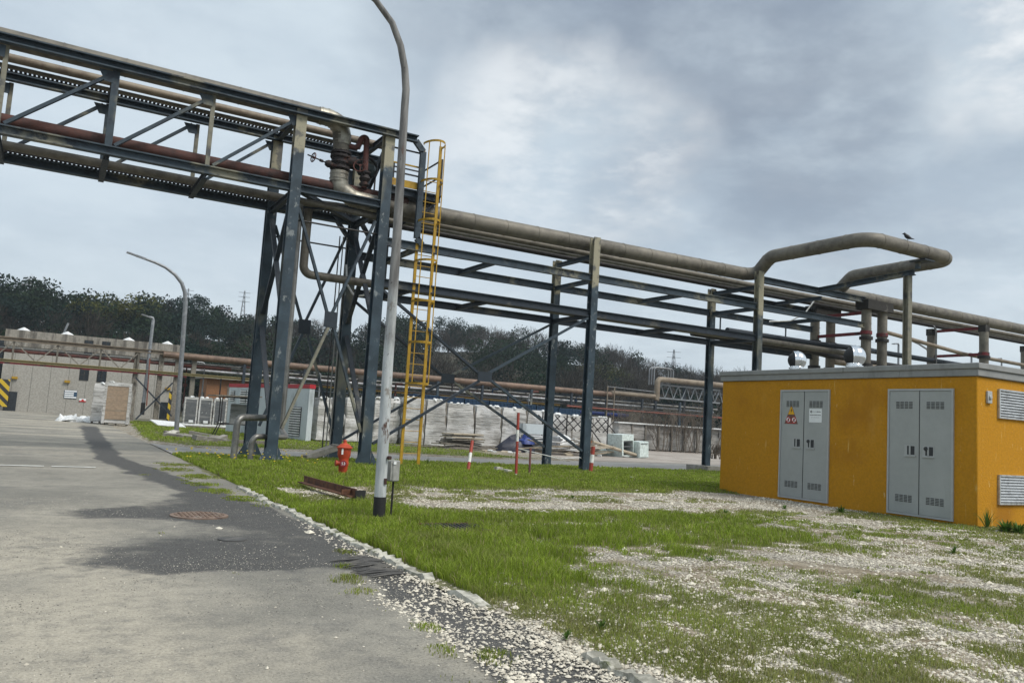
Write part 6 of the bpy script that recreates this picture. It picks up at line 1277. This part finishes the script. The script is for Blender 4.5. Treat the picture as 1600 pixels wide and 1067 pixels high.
# white fridges
def fridge(c, d, rz, lab, openf):
    t = thing('fridge_cabinet', lab, 'fridge', c); c = Vector(c); R = Matrix.Rotation(rz, 3, 'Z')@Matrix.Rotation(-.06, 3, 'Y'); w, dp, h = d
    f = lambda a, b, z: c+R@Vector((a, b, z))
    def bx(mb, lo, hi): mb.add([f(x, y, z) for z in (lo[2], hi[2]) for x, y in ((lo[0], lo[1]), (hi[0], lo[1]), (hi[0], hi[1]), (lo[0], hi[1]))], [(3, 2, 1, 0), (4, 5, 6, 7), (0, 1, 5, 4), (1, 2, 6, 5), (2, 3, 7, 6), (3, 0, 4, 7)])
    mb = MB()
    if openf:
        bx(mb, (-w/2, -dp/2, 0), (w/2, dp/2, .12)); bx(mb, (-w/2, -dp/2, h*.72), (w/2, dp/2, h)); bx(mb, (-w/2, -dp/2, .12), (-w/2+.12, dp/2, h*.72)); bx(mb, (w/2-.06, -dp/2, .12), (w/2, dp/2, h*.72)); bx(mb, (-w/2+.12, dp/2-.1, .12), (w/2-.06, dp/2, h*.72)); mb.build('casing', 'fridge_white', t)
        for z in (.35, .62, .9): mb = MB(); bx(mb, (-w/2+.125, -dp/2+.1, h*z*.72), (w/2-.065, dp/2-.105, h*z*.72+.04)); mb.build('shelf', 'lamp_grey', t)
        mb = MB(); bx(mb, (-w/2+.122, dp/2-.112, .125), (w/2-.062, dp/2-.102, h*.715)); mb.build('back_panel', 'dark_slot', t)
    else:
        bx(mb, (-w/2, -dp/2, 0), (w/2, dp/2, h)); mb.build('casing', 'fridge_white', t); mb = MB(); bx(mb, (-w/2+.04, -dp/2-.04, .06), (w/2-.04, -dp/2-.002, h-.05)); dd = mb.build('door', 'fridge_white', t); mb = MB(); bx(mb, (-w/2+.12, -dp/2-.075, h*.86), (w/2-.12, -dp/2-.042, h*.90)); mb.build('handle', 'lamp_grey', dd)
fridge((31.35, 40.6, .05), (1.0, 1.3, 1.38), .12, 'tall pale green fridge cabinet without door, shelves showing', True); fridge((32.45, 40.2, .05), (.85, .9, 1.0), .12, 'lower pale green fridge cabinet right of the open one', False)
lump((30.6, 41.6, .05), (.5, .4, .45), 9, 'green_tub', 'fridge_white', 'small pale green tub left of the open fridge cabinet', 'tub')
mb = MB(); mb.tube([(28.9, 40.2, .85), (32.0, 39.9, .2)], .10, 10); tag(mb.build('plastic_pipe', 'wood_pale'), 'pale pipe sloping down from the rubbish to the fridge cabinet', 'pipe')
# bare bushes behind
def bush(p, h, w, n, lab, seed):
    r = np.random.default_rng(seed); t = thing('bare_bush', lab, 'bush', p); mb = MB()
    for k in range(n):
        a = r.random()*2*PI; s = r.random()*w*.35; b = Vector(p)+Vector((math.cos(a)*s, math.sin(a)*s*.6, 0)); d = Vector((r.normal()*.22, r.normal()*.22, 1)).normalized(); branch(mb, b, d, h*r.uniform(.28, .45), .045, 3, r, .30)
    mb.build('twigs', 'twig', t, smooth=0)
for i, (px, py, Yd, h, w, n, lab) in enumerate(((975, 0, 60, 5.0, 2, 7, 'bare sapling bush rising behind the fridge cabinets'), (1040, 0, 56.2, 4.6, 3, 8, 'bare brown bush before the weathered pallet row, leftmost of three'), (1078, 0, 56, 5.4, 4, 10, 'biggest bare brown bush in the middle of the weathered pallet row'), (1108, 0, 55.5, 4.4, 3, 8, 'bare brown bush just left of the cabin edge'), (1010, 0, 62, 4.5, 3, 16, 'bare bush behind the weathered pallets under the raised rack'))):
    bush((at(px, 690, Y=Yd).x, Yd, 0), h, w, n, lab, 720+i)
for i, (px, Yd, lab) in enumerate(((1118, 44, 'low dry bush at the cabin edge beside the fourth rack column'), (985, 47, 'dry scrub right behind the fridge cabinets'))):
    bush((at(px, 700, Y=Yd).x, Yd, 0), 1.3, 1.6, 16, lab, 740+i)
